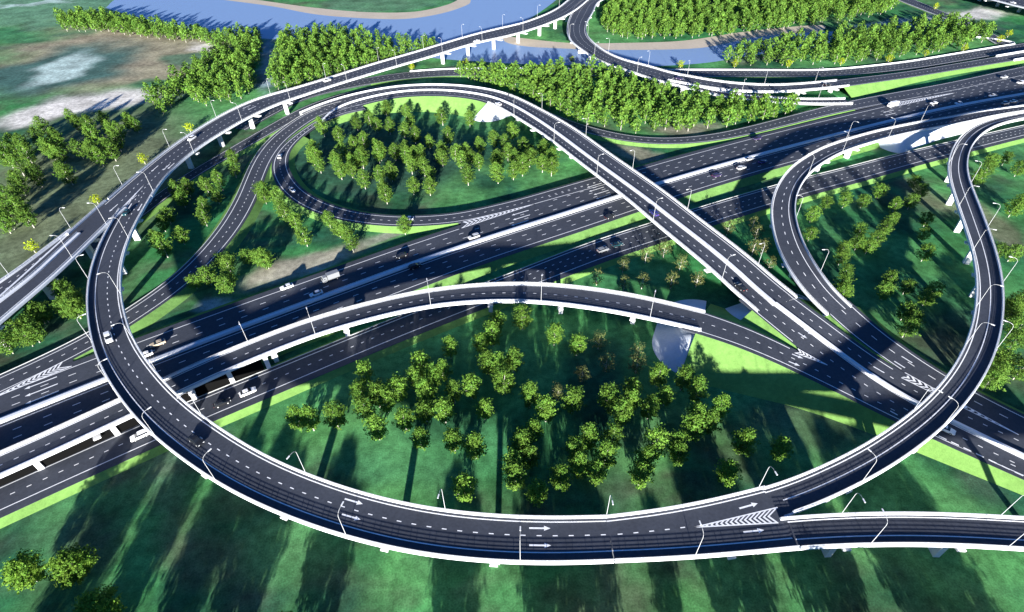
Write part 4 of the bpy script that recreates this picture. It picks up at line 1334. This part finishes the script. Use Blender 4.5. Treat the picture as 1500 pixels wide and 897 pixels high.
LS = [
 (r4t, 1, 'near parapet of the river crossing', '764,45.5 706,60 645,76 575,95 498.5,116 418,142 345,175 279,222'),
 (r4t, -1, 'far parapet of the river crossing', '813.5,9.5 782.7,25.4 737,40 679.7,56 615.5,71 546,88 470,112 388,135 314,172 243.5,217 178,273'),
 (r4, 1, 'inner parapet of the big loop', '227,281 190,350 178,431 200,505 295.7,610 445.5,690 654,744 888,752'),
 (r4, -1, 'outer parapet of the big loop', '127,408 131,501 168.6,566 230,642 311.7,705 509.8,784 758.6,823'),
 (r4w, -1, 'outer parapet beside the painted arrow split', '1019.5,817'),
 (r4w, 1, 'inner parapet beside the painted arrow split', '1107.8,714.5'),
 (r4r, -1, 'outer parapet of the S-curved ramp', '1260.5,709 1380,628 1458.5,511 1470.6,414 1445,331 1419.7,268'),
 (r4r, 1, 'inner parapet of the S-curved ramp', '1340,602 1418,505 1435.8,450 1431.8,370 1403.7,303 1390,239'),
 (r4c, 1, 'far parapet of the straight right-hand branch', '1230,750.6 1465,753.3'),
 (r4c, -1, 'near parapet of the straight right-hand branch', '1271,794.8 1480,802'),
 (r4l, 1, 'near parapet of the left branch ramp', '155,328 104,378'),
 (r4k, -1, 'far wall of the left branch ramp', '104.3,334 12,402'),
 (r3, 1, 'north-east parapet of the diagonal flyover', '800,159.5 858,199 925.5,247 1008.5,307.6 1112,387'),
 (r3, -1, 'south-west parapet of the diagonal flyover', '756,168 809.7,208 874.4,255.5 954.3,323 1054,410'),
 (r2, -1, 'south parapet of the low curved ramp', '463,489.5 630,445 790,440 950,467'),
 (r2, 1, 'north parapet of the low curved ramp', '236,556 360,501'),
 (r5, -1, 'inner parapet of the two-lane side ramp', '1300,202 1231.4,222 1183,256 1165.5,319 1205.7,397'),
 (r5, 1, 'outer parapet of the two-lane side ramp', '1347,177.5 1240,203.6'),
 (r7, 1, 'far parapet of the S-curved river bridge', '861,52 889.8,77 948.6,96'),
 (r7, -1, 'near parapet of the S-curved river bridge', '836,56 869.7,84 932.6,108'),
 (r7a, 1, 'far parapet of the upper of the two river decks', '1008,110 1118,122 1194,120'),
 (r7b, 1, 'parapet of the lower of the two river decks', '1087,138 1199.5,144'),
]
for rib, sd, key, txt in LS:
    for t in txt.split():
        x, y = map(float, t.split(','))
        lamp(rib, x, y, sd, key)
ORD = ['first', 'second', 'third', 'fourth', 'fifth', 'sixth', 'seventh', 'eighth', 'ninth', 'tenth', 'eleventh', 'twelfth']
FROM = {'near parapet of the river crossing': 'river', 'far parapet of the river crossing': 'river', 'inner parapet of the big loop': 'split', 'outer parapet of the big loop': 'split',
        'outer parapet of the S-curved ramp': 'arrows', 'inner parapet of the S-curved ramp': 'arrows', 'north-east parapet of the diagonal flyover': 'ring road', 'south-west parapet of the diagonal flyover': 'ring road',
        'south parapet of the low curved ramp': 'loop', 'north parapet of the low curved ramp': 'loop', 'inner parapet of the two-lane side ramp': 'highway', 'outer parapet of the two-lane side ramp': 'highway'}
for key, ls in LAMPS.items():
    ls.sort(key=lambda q: q[0])
    for k, (_, pos, d) in enumerate(ls):
        o = bpy.data.objects.new('street_lamp', None)
        COL.objects.link(o)
        o.empty_display_size = .5
        o.location = pos
        o.rotation_euler = (0, 0, math.atan2(d[1], d[0]))
        fr = FROM.get(key)
        if len(ls) == 1:
            lb = 'white street lamp on the ' + key
        else:
            lb = '%s street lamp on the %s' % (ORD[k], key)
            if fr: lb += ' from the ' + fr
        tag(o, lb, 'street lamp', 'street lamps on the raised roads')
        for nm, me in zip(('pole', 'arm', 'lamp_head'), LM):
            c = bpy.data.objects.new(nm, me)
            COL.objects.link(c)
            c.parent = o

# ================================================================= VEHICLES
PAINTS = {}
def paint(cname, col):
    if cname not in PAINTS:
        PAINTS[cname] = mat(cname + '_car_paint', col, .25, .5)
    return PAINTS[cname]
COLS = {'white': (.80, .80, .80), 'black': (.015, .016, .018), 'grey': (.20, .21, .22), 'silver': (.48, .49, .50), 'beige': (.42, .34, .25), 'blue': (.03, .035, .16), 'teal': (.02, .07, .08), 'purple': (.035, .025, .07)}
CARM = {}
def loft(mb, secs):          # secs: (x, half width, z0, z1)
    rings = []
    for x, hw, z0, z1 in secs:
        b = min(.12, (z1 - z0) * .3)
        rings.append([[x, -hw * .94, z0], [x, hw * .94, z0], [x, hw, z0 + b], [x, hw, z1 - b], [x, hw * .9, z1], [x, -hw * .9, z1], [x, -hw, z1 - b], [x, -hw, z0 + b]])
    mb.grid(np.array(rings), True)
    mb.poly(rings[0][::-1])
    mb.poly(rings[-1])
def wheel_mesh():
    t, r = MB(), MB()
    t.tube([[0, -.12, 0], [0, .12, 0]], .34, 12)
    r.tube([[0, -.13, 0], [0, .13, 0]], .19, 8)
    return t.mesh('tyre', M['tyre']), r.mesh('rim', M['steel'])
WM = wheel_mesh()
def car_meshes(kind, cname):
    if (kind, cname) in CARM: return CARM[(kind, cname)]
    P = paint(cname, COLS[cname])
    body, win, roof, hl, tl_, extra = MB(), MB(), MB(), MB(), MB(), None
    wx = (1.38, -1.35)
    if kind == 'sedan':
        loft(body, [(-2.32, .78, .42, .86), (-2.22, .88, .30, .98), (-1.3, .92, .24, 1.02), (.9, .92, .24, .98), (1.9, .89, .26, .86), (2.25, .82, .34, .74), (2.34, .70, .42, .62)])
        loft(win, [(-1.95, .70, .98, 1.0), (-1.25, .74, .96, 1.38), (.15, .74, .94, 1.40), (1.0, .72, .92, .98)])
        loft(roof, [(-1.28, .62, 1.36, 1.42), (-.6, .66, 1.38, 1.48), (.2, .62, 1.37, 1.43)])
        zl, xf, xr = .68, 2.27, -2.28
    elif kind == 'suv':
        loft(body, [(-2.38, .84, .40, .95), (-2.3, .93, .32, 1.08), (-.5, .95, .28, 1.10), (1.0, .95, .28, 1.08), (2.1, .92, .30, .96), (2.36, .84, .40, .82)])
        loft(win, [(-2.2, .80, 1.05, 1.10), (-2.0, .82, 1.05, 1.62), (.3, .82, 1.04, 1.66), (1.15, .78, 1.02, 1.08)])
        loft(roof, [(-2.05, .72, 1.60, 1.68), (-.8, .76, 1.62, 1.74), (.35, .72, 1.62, 1.68)])
        zl, xf, xr = .8, 2.3, -2.36
    else:                                  # box truck
        loft(body, [(1.25, 1.0, .5, 2.2), (1.5, 1.05, .45, 2.35), (2.6, 1.05, .45, 2.3), (3.05, 1.0, .45, 1.5), (3.12, .95, .5, 1.2)])
        loft(win, [(2.0, 1.06, 1.45, 2.05), (2.75, 1.04, 1.42, 2.0), (3.04, .94, 1.4, 1.6)])
        loft(roof, [(1.3, .9, 2.3, 2.4), (2.4, .9, 2.28, 2.38)])
        extra = MB()
        loft(extra, [(-3.3, 1.12, .75, 2.9), (1.1, 1.12, .75, 2.9)])
        extra = extra.mesh('cargo_box', M['concrete'] if cname == 'white' else P)
        wx = (2.2, -2.2)
        zl, xf, xr = .8, 3.06, -3.3
    for s in (-1, 1):
        hl.box((xf - .03, s * .62, zl), (1, 0, 0), (0, 1, 0), (0, 0, 1), .08, .17, .08)
        tl_.box((xr, s * .64, zl + .08), (1, 0, 0), (0, 1, 0), (0, 0, 1), .06, .16, .08)
    CARM[(kind, cname)] = dict(body=body.mesh('body', P, smooth=False), window=win.mesh('window', M['glass']), roof=roof.mesh('roof', P),
                               headlight=hl.mesh('headlight', M['lamp_glass']), taillight=tl_.mesh('taillight', M['red']), cargo_box=extra, wx=wx)
    return CARM[(kind, cname)]
def car(rib, x, y, kind, cname, sgn, label, scale=1.08):
    if rib is None: return
    z = 5.0
    for _ in range(6):
        p = at(x, y, z + .7)
        i = rib.near(p)
        z = rib.C[i, 2]
    t = rib.T[i] * sgn
    o = empty({'sedan': 'car', 'suv': 'car', 'truck': 'truck'}[kind], (p[0], p[1], z + .02), label, 'truck' if kind == 'truck' else 'car')
    o.rotation_euler = (0, 0, math.atan2(t[1], t[0]))
    o.scale = (scale,) * 3
    d = car_meshes(kind, cname)
    for nm in ('body', 'window', 'roof', 'headlight', 'taillight', 'cargo_box'):
        if d[nm] is None: continue
        c = bpy.data.objects.new(nm, d[nm])
        COL.objects.link(c)
        c.parent = o
    for wx_ in d['wx']:
        for s in (-1, 1):
            ty = bpy.data.objects.new('wheel', WM[0])
            COL.objects.link(ty)
            ty.parent = o
            ty.location = (wx_, s * (.84 if kind != 'truck' else .98), .34)
            rm = bpy.data.objects.new('rim', WM[1])
            COL.objects.link(rm)
            rm.parent = ty
ALLC = [
 (r4, 159, 495, 'suv', 'white', 1, 'white car alone on the left bend of the big loop'),
 (r4, 287, 645, 'sedan', 'black', 1, 'black car on the lower left bend of the big loop'),
 (main, 231, 503, 'sedan', 'beige', -1, 'beige dusty car on the highway just right of the big loop'),
 (main, 212, 520, 'sedan', 'white', -1, 'white car half hidden behind the loop parapet at the highway barrier'),
 (main, 420, 420, 'sedan', 'white', -1, 'white car at the outer edge line of the highway'),
 (main, 463, 430, 'sedan', 'white', -1, 'white car next to the median barrier behind a grey truck'),
 (main, 484, 408, 'truck', 'grey', -1, 'grey box truck in the middle lane of the highway'),
 (main, 588, 374, 'sedan', 'black', -1, 'black car in the middle lane behind the grey truck'),
 (main, 694, 347, 'suv', 'silver', -1, 'silver van close to the median barrier near the hatched gore'),
 (main, 608, 390, 'suv', 'black', 1, 'black car beside the median barrier on the near carriageway'),
 (main, 893, 317, 'sedan', 'black', 1, 'black car at the edge line just before the diagonal flyover'),
 (r9, 883, 366, 'suv', 'grey', 1, 'grey car on the side road behind a darker car under the flyover'),
 (r9, 904, 358, 'sedan', 'teal', 1, 'dark teal car leading a grey one on the side road'),
 (r3, 958, 312, 'suv', 'blue', -1, 'blue car on the near carriageway of the diagonal flyover'),
 (r3, 1085, 420, 'sedan', 'black', -1, 'black car at the lower end of the diagonal flyover'),
 (r3, 730, 152, 'sedan', 'white', -1, 'white car where the ring road turns onto the flyover'),
 (r9, 205, 638, 'suv', 'white', -1, 'white pickup-like car on the side road emerging from under the loop'),
 (r9, 363, 574, 'sedan', 'white', 1, 'white car on the side road below the dark underpass opening'),
 (r9, 325, 590, 'sedan', 'black', 1, 'black car on the side road following the white one'),
 (main, 1098, 233, 'sedan', 'silver', 1, 'silver car hugging the median barrier beyond the flyover'),
 (main, 1117, 237, 'sedan', 'blue', 1, 'dark blue car one lane below a silver car beyond the flyover'),
 (main, 1086, 246, 'suv', 'silver', 1, 'silver car in the outer lane beyond the flyover'),
 (main, 1050, 257, 'suv', 'purple', 1, 'dark purple car in the outer lane just past the flyover'),
 (main, 1109, 203, 'suv', 'purple', -1, 'dark purple car on the far edge of the highway'),
 (main, 1307, 155, 'truck', 'white', -1, 'white box truck at the tip of the far hatched gore'),
 (main, 1368, 151, 'sedan', 'white', -1, 'white car in the middle of the widening right-hand highway'),
 (main, 1404, 151, 'sedan', 'white', -1, 'white car beside the barrier below the side ramp parapet'),
 (main, 1454, 140, 'sedan', 'white', -1, 'white car beside the barrier near the right edge'),
 (main, 1471, 113, 'sedan', 'silver', -1, 'silver car in the top lane near the right edge'),
 (main, 1495, 121, 'suv', 'white', -1, 'white car cut off by the right edge'),
 (main, 1473, 151, 'suv', 'silver', 1, 'silver car behind the side ramp parapet, left of a white one'),
 (main, 1485, 148, 'sedan', 'white', 1, 'white car behind the side ramp parapet near the right edge'),
 (r3b, 410, 229, 'sedan', 'white', -1, 'white car at the top of the tight inner ground loop'),
 (r3b, 428, 278, 'sedan', 'white', 1, 'white car halfway down the tight inner ground loop'),
 (r3b, 598, 320, 'sedan', 'white', -1, 'white car partly behind a tree on the inner ground loop'),
 (r4t, 698, 60, 'sedan', 'white', 1, 'white car on the river crossing above the water'),
 (r4t, 479, 118, 'suv', 'white', 1, 'white car on the river crossing above the wood'),
 (r4t, 281, 203, 'suv', 'white', 1, 'white car at the bend of the loop near a street lamp'),
 (r4t, 185, 311, 'sedan', 'teal', 1, 'dark teal car passing the hatched split at the top of the loop'),
 (r4r, 1388, 626, 'sedan', 'white', 1, ''),
 (ap, 1385, 628, 'sedan', 'white', 1, 'white car emerging under the S-curved ramp on the approach'),
 (r7a, 1212, 124, 'sedan', 'black', 1, 'black car at the right end of the upper river deck'),
 (r7, 995, 115, 'sedan', 'purple', 1, 'purple car where the river bridge divides'),
 (r10, 1484, 4, 'sedan', 'white', 1, 'white car on the far corner bridge'),
]
for a in ALLC:
    if a[-1]: car(*a)
